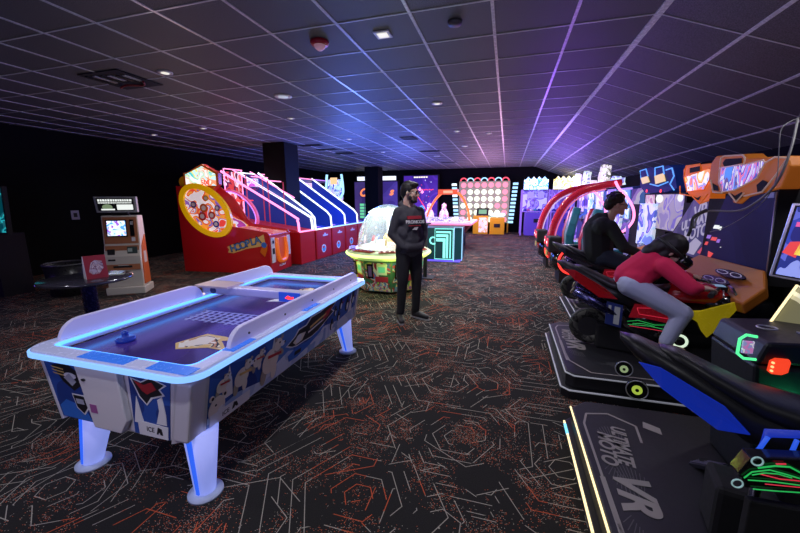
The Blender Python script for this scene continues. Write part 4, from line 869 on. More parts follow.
for s in (-1, 1):
    b = MB(); b.tube(smooth_path([(-6.98+s*.33, 13.95, 2.55), (-6.98+s*.38, 13.95, 2.1), (-6.98+s*.36, 13.95, 1.75), (-6.98+s*.12, 13.95, 1.5)], 4), .05, led_ice, 8); b.build('side_tube', T)
b = MB(); b.tube([(-6.98, 13.95, 1.5), (-6.9, 13.95, 1.3), (-7.02, 13.95, 1.2)], .05, glow('robot_blue', (.1, .25, 1), 1.3), 8); b.build('chin_light', T)
def claw(x0, x1, y, label, mq, top):
    T = thing('claw_machine', label, 'claw machine', ((x0+x1)/2, y, 0)); fr = mat('claw_frame', (.25, .15, .5), .3, emit=(.4, .25, 1), es=.35)
    b = MB(); b.box((x0+.15, y, 0), (x1-.02, y+.9, .95), mat('claw_cabinet', (.10, .06, .38), .35, emit=(.15, .08, .8), es=.25)); b.build('cabinet', T, bevel=.02)
    for xx in (x0, x1):
        for yy in (y, y+.86): b = MB(); b.box((xx-.03, yy, .0), (xx+.03, yy+.05, 1.9), fr); b.build('corner_post', T)
    b = MB(); b.box((x0, y+.84, .95), (x1, y+.88, 1.88), art('claw_back_'+top, [(.1, .06, .4), (.3, .25, .9), (.15, .08, .5), (.5, .5, 1)], 3, es=.7)); b.build('back_panel', T)
    b = MB(); b.box((x0+.03, y+.01, .97), (x1-.03, y+.02, 1.85), glass()); b.build('window', T)
    for xx in (x0+.2, x0+.6): b = MB(); b.box((xx, y-.02, 1.55), (xx+.25, y, 1.8), mat('claw_screen_frame', (.3, .3, .4), .3, emit=(.5, .5, 1), es=.4)); b.build('inset_frame', T)
    b = MB(); b.tube([((x0+x1)/2, y+.4, 1.85), ((x0+x1)/2, y+.4, 1.35)], .015, silver, 6)
    for s in (-1, 0, 1): b.tube([((x0+x1)/2, y+.4, 1.35), ((x0+x1)/2+.12*s, y+.4+.05*(1-abs(s)), 1.25), ((x0+x1)/2+.06*s, y+.4, 1.15)], .012, silver, 6)
    b.build('claw', T)
    for k in range(7):
        b = MB(); c0 = (x0+.15+.14*k, y+.4+.1*(k % 2), 1.02); b.lathe([(0, -.08), (.07, -.04), (.08, .03), (.05, .08), (0, .1)], [bluep, mat('toy_pink', (.7, .2, .5), .6), wht, mat('toy_teal', (.1, .5, .6), .6)][k % 4], c0, n=12); b.build('toy', T)
    b = MB(); b.box((x0+.05, y+.1, 1.9), (x1-.05, y+.3, 2.3), mq); P_ = [(x0+.1+(x1-x0-.2)*k/8, y+.1, 2.3+.12*(k % 2)) for k in range(9)]; b.prism(P_+[(x1-.1, y+.1, 2.25), (x0+.1, y+.1, 2.25)], (0, .2, 0), mq); b.build('marquee', T)
    b = MB(); b.box((x0+.02, y-.03, .98), (x1-.02, y+.0, 1.02), fr); b.box((x0+.5, y-.05, .55), (x0+.8, y, .7), blackm); b.build('control_shelf', T)
claw(.58, 1.62, 16.0, 'violet claw machine with a bright blue marquee at the end of the aisle', art('claw_sign_blue', [(.5, .8, 1), (.1, .4, 1), (.9, 1, 1), (.4, .7, 1)], 4, es=1.5), 'a')
claw(1.72, 2.70, 15.9, 'claw machine with a yellow topped marquee near the far right wall', art('claw_sign_yellow', [(1, .9, .3), (.9, 1, .9), (.8, .6, .1), (1, 1, .8)], 4, es=1.4), 'b')
# ================================================================ right side: ride-on games
platm = mat('platform_black', (.010, .010, .013), .5); platt = mat('platform_top', (.022, .022, .026), .55)
prnt = mat('platform_print_silver', (.30, .27, .25), .5); edge_s = mat('edge_silver', (.55, .55, .6), .3, metal=.6)
def platform(y0, y1, x0, x1, z1, label, led, led2, lettering=True):
    T = thing('motion_platform', label, 'game platform', (x0, y0, 0), group='black ride platforms along the right side')
    ch = .10
    def poly(o, z): return [Vector((x0-o, y1-ch+o, z)), Vector((x0-o, y0+ch*.5-o, z)), Vector((x0+ch*.5-o, y0-o, z)), Vector((x1, y0-o, z)), Vector((x1, y1+o, z)), Vector((x0+ch-o, y1+o, z))]
    b = MB(); b.prism(poly(.03, 0), (0, 0, .075), platm); b.build('lower_tier', T, bevel=.006)
    b = MB(); b.prism(poly(0, .075), (0, 0, z1-.075), platm); b.build('upper_tier', T, bevel=.008)
    P = [Vector((x0-.034, y1-.08, .07)), Vector((x0-.034, y0+.02, .07)), Vector((x0+.02, y0-.034, .07)), Vector((x0+.9, y0-.034, .07))]
    n = 4 if not lettering else 2
    b = MB(); b.tube(P[:n] if led is led_warm else P, .007, led, 6); o = b.build('edge_strip', T)
    P = [Vector((x0-.004, y1-.08, z1-.012)), Vector((x0-.004, y0+.05, z1-.012)), Vector((x0+.05, y0-.004, z1-.012)), Vector((x0+.75, y0-.004, z1-.012))]
    b = MB(); b.tube(P[:2] if led2 is led_warm else P, .006, led2, 6); b.build('edge_strip', T)
    q = Quad((x0, y1, z1), (x0, y0, z1), (x0+.9, y0, z1), (x0+.9, y1, z1)); L = y1-y0
    b = MB()
    def line(pts, w_, m, o=.0015):
        for (a, c), (d, e) in zip(pts, pts[1:]):
            A = Vector((a*q.w, c*q.h)); B = Vector((d*q.w, e*q.h)); t_ = (B-A).normalized(); nn = Vector((-t_.y, t_.x))*w_
            b.decal(q, [((A-nn).x/q.w, (A-nn).y/q.h), ((B-nn).x/q.w, (B-nn).y/q.h), ((B+nn).x/q.w, (B+nn).y/q.h), ((A+nn).x/q.w, (A+nn).y/q.h)], m, 0, o)
    line([(.08, .22), (.10, .08), (.17, .045), (.62, .045), (.80, .06), (.95, .20), (.95, .9)], .006, prnt)
    line([(.08, .22), (.14, .36), (.24, .34)], .006, prnt); line([(.45, .045), (.80, .045)], .011, prnt)
    fine_ = mat('platform_ray_print', (.085, .08, .08), .5)
    for k in range(40):
        a = -1.2+k*.075+(2.0 if k > 20 else 0); ca, sa = math.cos(a), math.sin(a)
        cx_, cy__ = .34 if k % 2 else .55, .18
        line([(cx_+.09*ca, cy__+.07*sa), (cx_+.17*ca, max(.06, cy__+.12*sa))], .0016, fine_, .001)
    b.prism([q.pt(.10, .42, 0), q.pt(.13, .50, 0), q.pt(.17, .49, 0), q.pt(.14, .40, 0)], (0, 0, .0015), prnt)
    b.build('platform_graphic', T)
    text('lettering', 'ULTIMATE', q.mat(.27, .215, .002) @ Matrix.Rotation(-.12, 4, 'Z'), .10, prnt, T, shear=.2, sx=.72, off=.003)
    text('lettering', 'MOTO', q.mat(.30, .125, .002) @ Matrix.Rotation(-.12, 4, 'Z'), .10, prnt, T, shear=.2, sx=.9, off=.003)
    text('lettering', 'VR', q.mat(.49, .17, .002) @ Matrix.Rotation(-.05, 4, 'Z'), .20, prnt, T, shear=.3, sx=1.0, off=.008)
    return T
platform(.86, 2.42, .46, 1.6, .19, 'nearest black game platform with warm lit edge strips in the lower right corner', led_warm, led_warm)
platform(2.80, 4.06, .50, 1.92, .19, 'black game platform with silver edge lines under the rider in the red sweater', mat('edge_line_dim', (.5, .5, .52), .4, emit=(.8, .85, 1), es=.12), mat('edge_line_dim'), False)
platform(4.5, 5.7, .85, 2.12, .17, 'black game platform under the seated person in black', mat('edge_line_dim'), mat('edge_line_dim'), False)
b = MB(); b.cyl((.425, 2.3, .072), (.425, 2.2, .072), .009, glow('led_cyan_end', (.2, .7, 1), 1.5), 8)
tag(b.build('strip_end_light'), 'cyan end piece of the light strip on the nearest platform', 'light')

tyre = art('tyre_tread', [(.015, .015, .015), (.05, .05, .045), (.02, .02, .02), (.10, .10, .085)], 14, rough=.6)
neonm = [glow('neon_green', (.02, .8, .15), .5), glow('neon_red', (1, .03, .08), .6)]
def bike(cx, cy, yaw, z0, label, side, tailc, cowlc, lit, full=True):
    """motorbike ride, nose along local +x"""
    T = thing('motorbike_ride', label, 'ride-on motorbike', (cx, cy, z0), yaw, group='ride-on motorbikes on the right', world=False); Z = -z0
    seatm = mat('seat_vinyl', (.012, .012, .014), .42)
    b = MB(); b.loft([(-.52, 0, .905+Z, .035, .012), (-.46, 0, .885+Z, .07, .028), (-.36, 0, .83+Z, .095, .04), (-.22, 0, .765+Z, .115, .045), (-.05, 0, .735+Z, .13, .048), (.12, 0, .74+Z, .115, .05), (.22, 0, .77+Z, .085, .045)], seatm); b.build('seat', T)
    b = MB(); b.loft([(-.66, 0, .935+Z, .03, .012), (-.60, 0, .90+Z, .075, .04), (-.45, 0, .82+Z, .12, .065), (-.25, 0, .70+Z, .14, .075), (.0, 0, .64+Z, .13, .07), (.2, 0, .62+Z, .12, .08)], mat('tail_black', (.010, .010, .012), .4)); b.build('tail_body', T)
    for s in (-1, 1):
        b = MB(); q = [(-.60, s*.09, .87+Z), (-.53, s*.125, .875+Z), (-.34, s*.15, .785+Z), (-.26, s*.152, .70+Z), (-.35, s*.15, .69+Z), (-.52, s*.13, .795+Z)] if not full else [(-.60, s*.085, .885+Z), (-.50, s*.125, .885+Z), (-.26, s*.152, .755+Z), (-.16, s*.150, .67+Z), (-.30, s*.150, .67+Z), (-.50, s*.13, .80+Z)]
        b.prism(q, (0, s*.012, 0), side); o = b.build('tail_fairing', T, bevel=.006)
    b = MB(); b.loft([(.14, 0, .72+Z, .08, .05), (.22, 0, .745+Z, .13, .08), (.36, 0, .765+Z, .14, .085), (.48, 0, .755+Z, .12, .08), (.56, 0, .73+Z, .07, .06)], tailc); b.build('tank', T)
    b = MB(); b.loft([(-.12, 0, .5+Z, .10, .13), (.1, 0, .47+Z, .14, .17), (.45, 0, .50+Z, .15, .20), (.7, 0, .56+Z, .13, .18), (.82, 0, .62+Z, .09, .12)], blackg); b.build('frame_body', T)
    b = MB(); b.loft([(.42, 0, .70+Z, .11, .06), (.54, 0, .70+Z, .13, .08), (.66, 0, .65+Z, .11, .08), (.76, 0, .59+Z, .06, .06)], blackg); cw_ = b.build('front_cowl', T)
    for s in (-1, 1):
        b = MB(); b.prism([(.25, s*.15, .635+Z), (.38, s*.165, .66+Z), (.57, s*.15, .75+Z), (.59, s*.15, .69+Z), (.52, s*.16, .56+Z), (.44, s*.165, .45+Z), (.40, s*.165, .50+Z), (.37, s*.165, .565+Z)], (0, s*.016, 0), cowlc); o = b.build('side_fairing', T, bevel=.006)
    b = MB(); b.prism([(.60, -.08, .76+Z), (.60, .08, .76+Z), (.57, .06, .83+Z), (.57, -.06, .83+Z)], (.012, 0, .004), mat('smoke_screen', (.03, .03, .05), .08, coat=1)); b.build('windscreen', T)
    b = MB(); b.box((.47, -.05, .775+Z), (.55, .05, .83+Z), blackm); b.box((.475, -.04, .831+Z), (.54, .04, .834+Z), glow('dash_screen', (.3, .5, .8), .5)); b.build('dashboard', T)
    for s in (-1, 1):
        b = MB(); b.tube([(.49, s*.05, .80+Z), (.47, s*.15, .835+Z), (.40, s*.29, .815+Z)], .014, darkmetal, 8); b.build('handlebar', T)
        b = MB(); b.tube([(.43, s*.22, .825+Z), (.39, s*.32, .81+Z)], .019, rubber, 10); b.build('grip', T)
        b = MB(); b.tube([(.49, s*.19, .83+Z), (.47, s*.29, .81+Z)], .006, silver, 6); b.build('brake_lever', T)
    for s, zz in ((-1, .60), (1, .60)) if full else ():
        b = MB(); b.tube([(-.50, s*.13, .70+Z), (-.34, s*.14, .62+Z), (-.12, s*.13, .52+Z)], [.045, .045, .03], mat('exhaust_blue_steel', (.12, .12, .28), .25, metal=1), 14); ex = b.build('exhaust', T)
        b = MB(); b.tube([(-.52, s*.13, .708+Z), (-.505, s*.13, .702+Z)], .03, mat('exhaust_tip', (.5, .5, .3), .3, metal=1), 12); b.build('tip', ex)
    # rear wheel and hub
    for (x, z, r, nm) in ((-.36, .36, .12, 'rear_wheel'), (.62, .37, .14, 'front_wheel'))[0 if full else 1:]:
        b = MB(); b.tube([(x+r*math.cos(2*PI*k/28), 0, z+Z+r*math.sin(2*PI*k/28)) for k in range(28)], .045, tyre, 10, closed=True); b.cyl((x, -.03, z+Z), (x, .03, z+Z), r*.75, darkmetal, 20); wh = b.build(nm, T)
    s = -1; wr = .075
    b = MB(); b.cyl((.28, s*.10, .39+Z), (.28, s*.165, .39+Z), .07, blackg, 24); hb = b.build('clutch_cover', T)
    b = MB(); b.tube([(.28+.048*math.cos(2*PI*k/24), s*.168, .39+Z+.048*math.sin(2*PI*k/24)) for k in range(24)], .010, mat('hub_ring_lit', (.7, .75, .65), .3, emit=(.8, 1, .75), es=lit), 8, closed=True); b.cyl((.28, s*.166, .39+Z), (.28, s*.18, .39+Z), .022, darkmetal, 14); b.build('ring', hb)
    b = MB(); qn = Quad((-.08, s*.155, .46+Z), (.30, s*.165, .46+Z), (.30, s*.165, .66+Z), (-.08, s*.155, .66+Z))
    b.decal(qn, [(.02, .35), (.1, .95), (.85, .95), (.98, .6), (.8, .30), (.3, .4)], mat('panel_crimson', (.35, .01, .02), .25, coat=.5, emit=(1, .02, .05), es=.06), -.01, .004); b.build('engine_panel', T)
    b = MB()
    for pts, m_ in (([(.0, .18), (.2, .28), (.5, .18), (.85, .3), (.98, .12)], neonm[0]), ([(.02, .05), (.4, .1), (.9, .02)], neonm[0]), ([(.05, .0), (.5, -.02), (.95, -.06)], neonm[1]), ([(.15, .8), (.5, .88), (.85, .8), (.8, .5), (.2, .55), (.15, .8)], neonm[1]), ([(.1, .12), (.3, .17), (.5, .12)], neonm[0])):
        b.tube([qn.pt(a, c, .008) for a, c in pts], .0022, m_, 5)
    b.build('neon_piping', T)
    for s in (-1, 1) if full else ():
        b = MB(); b.box((.0, min(s*.15, s*.27), .33+Z), (.06, max(s*.15, s*.27), .36+Z), rubber); b.build('footpeg', T)
    b = MB(); b.box((-.30, -.09, .19+Z), (.55, .09, .42+Z), blackm); b.build('pedestal', T, bevel=.02)
    if not full: return T
    b = MB(); q = Quad((-.24, -.15, .45+Z), (-.12, -.15, .43+Z), (-.12, -.15, .62+Z), (-.24, -.15, .64+Z)); b.rect(q, 0, 0, 1, 1, mat('guard_blue', (.03, .05, .22), .3), -.02, .012); b.rect(q, .5, .1, .85, .9, mat('guard_label', (.6, .65, .6), .4), .012, .014); b.rect(q, .12, .5, .3, .9, mat('guard_label'), .012, .014); b.build('heel_guard', T)
    return T
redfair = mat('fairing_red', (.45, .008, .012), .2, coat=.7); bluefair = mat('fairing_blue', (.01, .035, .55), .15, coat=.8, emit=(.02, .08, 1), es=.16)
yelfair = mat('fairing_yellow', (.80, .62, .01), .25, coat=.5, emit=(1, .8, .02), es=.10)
bike(1.12, 3.42, -.21, 0, 'black motorbike ride with red tail and yellow front fairing under the red sweater rider', redfair, redfair, yelfair, .8)
B1 = bike(1.13, 1.50, -.21, 0, 'nearest motorbike ride, black seat and deep blue tail panel at the right edge', bluefair, bluefair, bluefair, .3, False)
bike(1.25, 5.02, -.12, 0, 'dark motorbike ride under the person in the black hoodie', mat('fairing_black', (.02, .02, .025), .2, coat=.6), blackg, mat('fairing_black'), .2)
# twin round lights on the near face of the second platform
for k, ((u, v), y, lab) in enumerate((((637, 390), 2.745, 'lower one, yellow-green and larger'), ((624, 369), 2.775, 'upper one, pale and smaller'))):
    p = ony(u, v, y); t = thing('round_light', 'black ringed light at the corner of the rider platform, '+lab, 'light', p, group='round lights on the rider platform')
    d_ = Vector((-.2, -1, .12)).normalized(); r_ = .060 if k == 0 else .048; xx = d_.cross(Vector((0, 0, 1))).normalized(); yy = xx.cross(d_)
    b = MB(); b.cyl(p, p-d_*(.03 if k == 0 else .01), r_*1.2, blackg, 28); b.build('housing', t)
    b = MB(); b.tube([p+d_*.002+xx*r_*1.12*math.cos(2*PI*j/28)+yy*r_*1.12*math.sin(2*PI*j/28) for j in range(28)], .004, edge_s, 6, closed=True); b.build('ring', t)
    b = MB(); b.cyl(p, p+d_*.006, r_*.55, glow('hub_lime', (.55, .75, .08), .6) if k == 0 else glow('hub_pale', (.45, .6, .3), .5), 20); b.build('lens', t)
    b = MB(); b.cyl(p+d_*.006, p+d_*.012, r_*.2, blackg, 12); b.build('cap', t)
# console beside the nearest bike
T = thing('game_console_box', 'black console box with green lit reader and red lamp beside the nearest bike', 'arcade console', (1.3, 2.1, 0))
b = MB(); b.prism([(1.12, 1.80, .19), (1.12, 2.16, .19), (1.05, 2.16, .80), (1.05, 1.80, .80)], (.46, 0, 0), mat('console_navy', (.006, .007, .014), .45)); b.prism([(1.05, 1.80, .80), (1.05, 2.16, .80), (1.08, 2.16, .90), (1.08, 1.80, .90)], (.44, 0, .03), mat('console_navy')); b.build('cabinet', T, bevel=.015)
def conspt(u, v, y=1.795): return ony(u, v, y)
q = Quad((1.08, 1.80, .19), (1.72, 1.80, .19), (1.72, 1.80, .80), (1.06, 1.80, .80))
C_ = conspt(747, 347, 1.79); b = MB()
def at(c, pts, y, m, b, th=.01): b.prism([(c.x+a, y, c.z+d) for a, d in pts], (0, -th, 0), m)
b.tube([(C_.x+a, 1.785, C_.z+d) for a, d in ((.025, .05), (-.012, .055), (-.032, .035), (-.032, -.03), (-.008, -.05), (.035, -.05))], .006, glow('reader_green', (.1, 1, .35), 1.2), 8); b.build('reader_frame', T)
b = MB(); at(C_, [(-.016, -.028), (.022, -.028), (.022, .026), (-.016, .026)], 1.795, art('reader_screen', [(.5, .4, .7), (.8, .7, .8), (.3, .3, .6), (.6, .2, .5)], 40, es=.6), b, .008); b.build('reader_screen', T)
C_ = conspt(778, 366, 1.79); b = MB(); at(C_, [(-.032, -.026), (-.03, .02), (-.013, .033), (.03, .033), (.036, .02), (.033, -.023), (.013, -.036), (-.02, -.036)], 1.795, mat('red_lamp_body', (.5, .03, .01), .3, emit=(1, .06, .02), es=.9), b, .012)
for k in range(3): b.cyl((C_.x-.025+.0*k, 1.782, C_.z-.02+.018*k), (C_.x-.025, 1.776, C_.z-.02+.018*k), .005, glow('lamp_dot', (1, .5, .2), 1.6), 8)
b.build('red_lamp', T)
b = MB()
for (u, v) in ((726, 325), (790, 345)):
    pass
for (x, y) in ((1.16, 1.96), (1.50, 1.90)): b.tube([(x+.035*math.cos(2*PI*k/20), y+.03*math.sin(2*PI*k/20), .918+.05*(x-1.08)) for k in range(20)], .004, edge_s, 6, closed=True)
b.box((1.26, 1.86, .912), (1.36, 1.95, .918), mat('plate_grey2', (.25, .25, .28), .4)); b.build('speaker_ring', T)
b = MB(); b.tube([(1.07, 1.79, .28), (1.7, 1.79, .28)], .012, glow('green_under', (.0, .6, .25), .5), 6); b.build('under_light', T)
lamp('green_glow', 'POINT', (1.25, 1.70, .62), .35, (.05, 1, .4), .03, parent=T)
# lit panel and demo monitor of the nearest bike
T = thing('demo_monitor', 'silver framed game screen showing a big 4 at the right edge', 'monitor', (1.55, 2.2, 0))
p_tl, p_bl = onx(792, 203, 1.42), onx(768, 276, 1.40)
mon = Quad(p_bl, p_bl+Vector((.42, -1.0, -.0)), p_tl+Vector((.42, -1.0, 0)), p_tl)
b = MB(); b.rect(mon, 0, 0, 1, 1, edge_s, -.05, 0); b.build('bezel', T, bevel=.006)
b = MB(); b.rect(mon, .018, .03, .99, .97, blackm, 0, .003); b.build('inner_frame', T)
b = MB(); b.rect(mon, .03, .05, .98, .95, art('race_screen', [(.02, .02, .15), (.03, .05, .35), (.10, .12, .5), (.02, .03, .2), (.25, .3, .7)], 4, es=.9), .003, .005)
b.decal(mon, [(.03, .35), (.09, .30), (.10, .52), (.05, .50)], glow('screen_red', (.9, .05, .05), .9), .005, .007); b.decal(mon, [(.08, .34), (.12, .33), (.12, .50), (.09, .5)], glow('screen_yellow', (1, .8, .1), .9), .005, .007)
b.decal(mon, [(.05, .76), (.16, .76), (.16, .70), (.05, .70)], glow('screen_pink', (.9, .1, .4), .9), .005, .007); b.oval(mon, .19, .22, .05, .10, glow('screen_skin', (.8, .35, .25), .8), .005, .007); b.oval(mon, .17, .42, .05, .10, glow('screen_pale', (.55, .65, .95), .8), .005, .006); b.build('screen', T)
text('lettering', '4', mon.mat(.115, .84, .008), .09, led_white, T, shear=.2)
b = MB(); b.box((1.62, 1.75, 0), (2.0, 2.3, 1.05), blackm); b.build('stand', T)
T = thing('lit_light_panel', 'slanted panel with warm white light streaks below the demo monitor', 'light panel', (1.45, 1.9, .9))
q = Quad(ony(768, 326, 2.1), ony(768, 326, 2.1)+Vector((.40, -.35, -.02)), onx(800, 268, 1.62)+Vector((.25, -.2, .0)), ony(797, 286, 2.2))
b = MB(); b.rect(q, 0, 0, 1, 1, art('light_streaks', [(.16, .15, .08), (.55, .52, .34), (.85, .82, .6), (.34, .32, .2), (.95, .92, .7), (.25, .24, .15)], 3.2, es=.75, stretch=(1, 1, .5), dist=.6), -.012, 0); b.build('panel', T)
b = MB(); b.tube([q.pt(0, 0, .004), q.pt(0, 1, .004)], .006, led_warm, 6); b.build('edge', T)
# lower right: blue lit frame, neon side, ribbed pedal
T = thing('side_light_frame', 'blue glowing rectangular step frame under the nearest bike seat', 'light frame', (1.2, 1.4, .19))
yq = 1.32
P = [ony(u, v, yq) for u, v in ((753, 455), (768, 433), (812, 435), (808, 462))]
b = MB(); b.tube(P, .014, glow('frame_blue', (.01, .05, .8), .45), 8, closed=True); b.build('tube', T)
b = MB(); b.tube([ony(u, v, yq-.02) for u, v in ((757, 452), (768, 437))], .006, glow('frame_blue_core', (.02, .12, 1), .7), 6); b.build('core_light', T); b = MB(); b.tube([ony(u, v, yq-.02) for u, v in ((790, 456), (797, 440))], .006, glow('frame_blue_core'), 6); b.build('core_light', T)
b = MB(); b.cyl((P[0].x+.03, yq+.01, .19), (P[0].x+.03, yq+.01, P[0].z), .015, darkmetal, 8); b.build('strut', T)
T = thing('neon_side_panel', 'black side skirt with neon green and red flame lines, lower right corner', 'side panel', (1.2, 1.3, .19))
yq = 1.24
b = MB(); b.prism([ony(u, v, yq) for u, v in ((738, 474), (752, 458), (830, 462), (836, 492), (745, 488))], (0, .05, 0), blackg); b.prism([(ony(760, 480, yq).x, yq+.02, .19), (ony(830, 480, yq).x, yq+.02, .19), (ony(830, 480, yq).x, yq+.02, .55), (ony(760, 480, yq).x, yq+.02, .55)], (0, .03, 0), blackm); b.build('skirt', T, bevel=.004)
b = MB()
for pts, m_, r_ in (([(744, 478), (752, 472), (770, 470), (785, 474), (805, 480)], 0, .0035), ([(758, 468), (775, 466), (790, 467), (805, 475)], 0, .0045), ([(748, 480), (775, 482), (805, 486)], 0, .003), ([(753, 489), (775, 491), (806, 493)], 0, .003), ([(760, 474), (780, 479), (800, 481)], 1, .003), ([(765, 484), (785, 486), (806, 488)], 1, .0025), ([(776, 464), (786, 464)], 1, .004), ([(752, 475), (765, 473), (778, 474), (792, 478)], 0, .003)):
    b.tube([ony(u, v, yq-.006) for u, v in pts], r_*.6, neonm[m_], 5)
b.build('neon_lines', T)
for (u, v) in ((757, 461), (737, 483)): b = MB(); c_ = ony(u, v, yq-.01); b.tube([(c_.x+.014*math.cos(2*PI*k/16), yq-.012, c_.z+.014*math.sin(2*PI*k/16)) for k in range(16)], .0025, mat('dial_ring', (.3, .5, .5), .3, emit=(.5, .8, .8), es=.3), 5, closed=True); b.build('dial', T)
p = onz(709, 466, .22); T = thing('foot_pedal', 'ribbed black foot pedal on the nearest platform', 'pedal', (p.x, p.y, .19))
M_ = Matrix.Translation(p) @ Matrix.Rotation(.55, 4, 'Z') @ Matrix.Rotation(-.5, 4, 'X')
b = MB(); b.box((-.04, -.07, -.01), (.04, .07, .01), mat('pedal_rubber', (.02, .02, .03), .35), M_)
for k in range(4): b.box((-.032+.018*k, -.065, .01), (-.024+.018*k, .065, .018), mat('pedal_rib', (.10, .09, .14), .3), M_)
b.build('pad', T, bevel=.003); b = MB(); b.box((p.x-.02, p.y-.02, .19), (p.x+.02, p.y+.05, .225), blackm); b.build('hinge', T)
p = onz(782, 527, .2); b = MB(); b.prism([onz(u, v, .191) for u, v in ((765, 531), (768, 525), (800, 530), (800, 540))], (0, 0, .002), led_green); tag(b.build('green_arrow_mark'), 'green lit arrow mark on the platform at the bottom edge', 'floor mark')
# ---------------------------------------------------------------- cabinets with orange hoods
def P2(x, pts): return [onx(u, v, x) for u, v in pts]
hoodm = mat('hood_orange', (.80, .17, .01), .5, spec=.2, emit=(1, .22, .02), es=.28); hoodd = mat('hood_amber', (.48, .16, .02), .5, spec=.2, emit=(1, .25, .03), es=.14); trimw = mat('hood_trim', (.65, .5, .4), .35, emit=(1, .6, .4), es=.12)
XA = 1.95
T = thing('hooded_race_cabinet', 'big race cabinet with dark blue screen and wide amber hood', 'arcade game', (2.2, 3.9, 0))
A = P2(XA, [(726, 196), (778, 192), (766, 283), (697, 263)]); A[0] = onx(727, 196, XA)
b = MB(); q = Quad(A[3], A[2], A[1], A[0]); b.rect(q, -.02, -.03, 1.02, 1.03, blackm, -.25, 0); b.build('cabinet', T)
b = MB(); b.rect(q, .0, .0, 1, 1, art('idle_screen_blue', [(.006, .006, .045), (.007, .008, .055), (.010, .011, .07)], 1.2, es=.25, dist=.2), 0, .004)
b.build('screen', T)
b = MB(); b.decal(q, [(.12, .22), (.22, .2), (.19, .12), (.24, .08), (.24, .0), (.16, .02), (.15, .14)], glow('mark_red', (.9, .08, .08), .8), .004, .008)
for (a, c, w_, m_) in ((.03, .55, .05, 'w'), (.09, .55, .04, 'w'), (.14, .535, .05, 'w'), (-.02, .40, .07, 'p'), (.08, .38, .10, 'r'), (.2, .36, .05, 'p'), (.0, .3, .05, 'r')): b.rect(q, a, c, a+w_, c+.05, {'w': sgl, 'p': glow('mark_violet', (.4, .2, .9), .7), 'r': glow('mark_red')}[m_], .004, .008); b.build('screen_mark', T); b = MB()
b.rect(q, .3, .3, .31, .31, sgl, .004, .008); b.build('screen_mark', T)
b = MB(); b.tube([q.pt(1.01, 0, .01), q.pt(1.01, 1, .01)], .006, edge_s, 6); b.build('side_trim', T)
b = MB(); b.rect(q, .82, .94, .97, 1.0, mat('badge_grey', (.35, .35, .45), .4), .004, .010); b.build('badge', T)
# hood
out = [(711, 163), (716, 156), (744, 154), (748, 158), (786, 156), (790, 166), (781, 188), (762, 193), (748, 197), (740, 204), (733, 203), (728, 192), (714, 194), (708, 180)]
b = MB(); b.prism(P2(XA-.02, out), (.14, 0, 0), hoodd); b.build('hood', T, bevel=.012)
b = MB(); b.prism(P2(XA-.03, [(720, 168), (744, 165), (763, 160), (764, 164), (756, 178), (735, 189), (722, 192), (720, 180)]), (-.006, 0, 0), art('hood_marquee', [(.75, .65, .9), (.10, .10, .5), (.9, .2, .35), (.3, .3, .9), (.95, .9, .9), (.15, .1, .3), (.1, .3, .9)], 5, es=.75, stretch=(1, 2.2, .8))); b.build('marquee', T)
b = MB(); b.prism(P2(XA-.03, [(723, 163), (726, 159), (742, 158), (742, 163), (725, 167)]), (-.004, 0, 0), blackm); b.build('cutout', T); b = MB(); b.prism(P2(XA-.03, [(731, 193), (735, 196), (742, 192), (743, 197), (736, 202), (731, 199)]), (-.004, 0, 0), blackm); b.build('cutout', T); b = MB(); b.prism(P2(XA-.03, [(757, 185), (763, 180), (768, 182), (764, 192), (758, 193)]), (-.004, 0, 0), blackm); b.build('cutout', T); b = MB(); b.prism(P2(XA-.03, [(712, 183), (718, 186), (719, 191), (712, 190)]), (-.004, 0, 0), blackm); b.build('cutout', T)
b = MB()
for pts in ([(720, 168), (721, 158), (724, 156), (743, 155), (745, 158), (744, 164), (720, 168)], [(720, 168), (719, 182), (722, 192), (735, 190), (757, 178), (765, 163), (763, 160), (744, 165)], [(729, 193), (736, 202), (744, 193)], [(765, 163), (775, 157), (787, 158)], [(744, 196), (762, 192), (776, 175), (786, 160)], [(711, 180), (713, 192), (722, 193)]): b.tube(P2(XA-.04, pts), .007, trimw, 6)
b.build('hood_trim', T)
b = MB(); b.box((XA+.02, 3.6, 0), (XA+.5, 4.45, 1.5), blackm); b.build('back_box', T)
# dashboard with two foot shaped speakers
D = [onx(u, v, x) for u, v, x in ((690, 289, 1.64), (682, 263, 1.80), (700, 254, 1.92), (765, 270, 1.92), (766, 288, 1.80), (742, 304, 1.64))]
b = MB(); b.prism(D, (.03, 0, -.08), mat('dash_amber', (.48, .15, .015), .4, coat=.15)); db = b.build('dashboard', T, bevel=.015); db['label'] = 'glossy amber dashboard'
qd = Quad(onx(699, 284, 1.69), onx(747, 297, 1.69), onx(757, 279, 1.85), onx(706, 265, 1.85))
if qd.n.z < 0: qd.n = -qd.n
qd.c = [c_+qd.n*.03 for c_ in qd.c]
b = MB()
for (a, c) in ((.40, .25), (.62, .72)):
    b.oval(qd, a, c, .30, .19, blackg, .0, .012); 
b.build('speaker_grille', db)
b = MB()
for (a, c) in ((.40, .25), (.62, .72)):
    b.oval(qd, a+.12, c, .11, .12, edge_s, .012, .014); b.oval(qd, a-.14, c, .12, .10, edge_s, .012, .014); b.oval(qd, a+.12, c, .085, .085, blackg, .014, .016); b.oval(qd, a-.14, c, .095, .065, blackg, .014, .016)
b.build('speaker_ring', db)
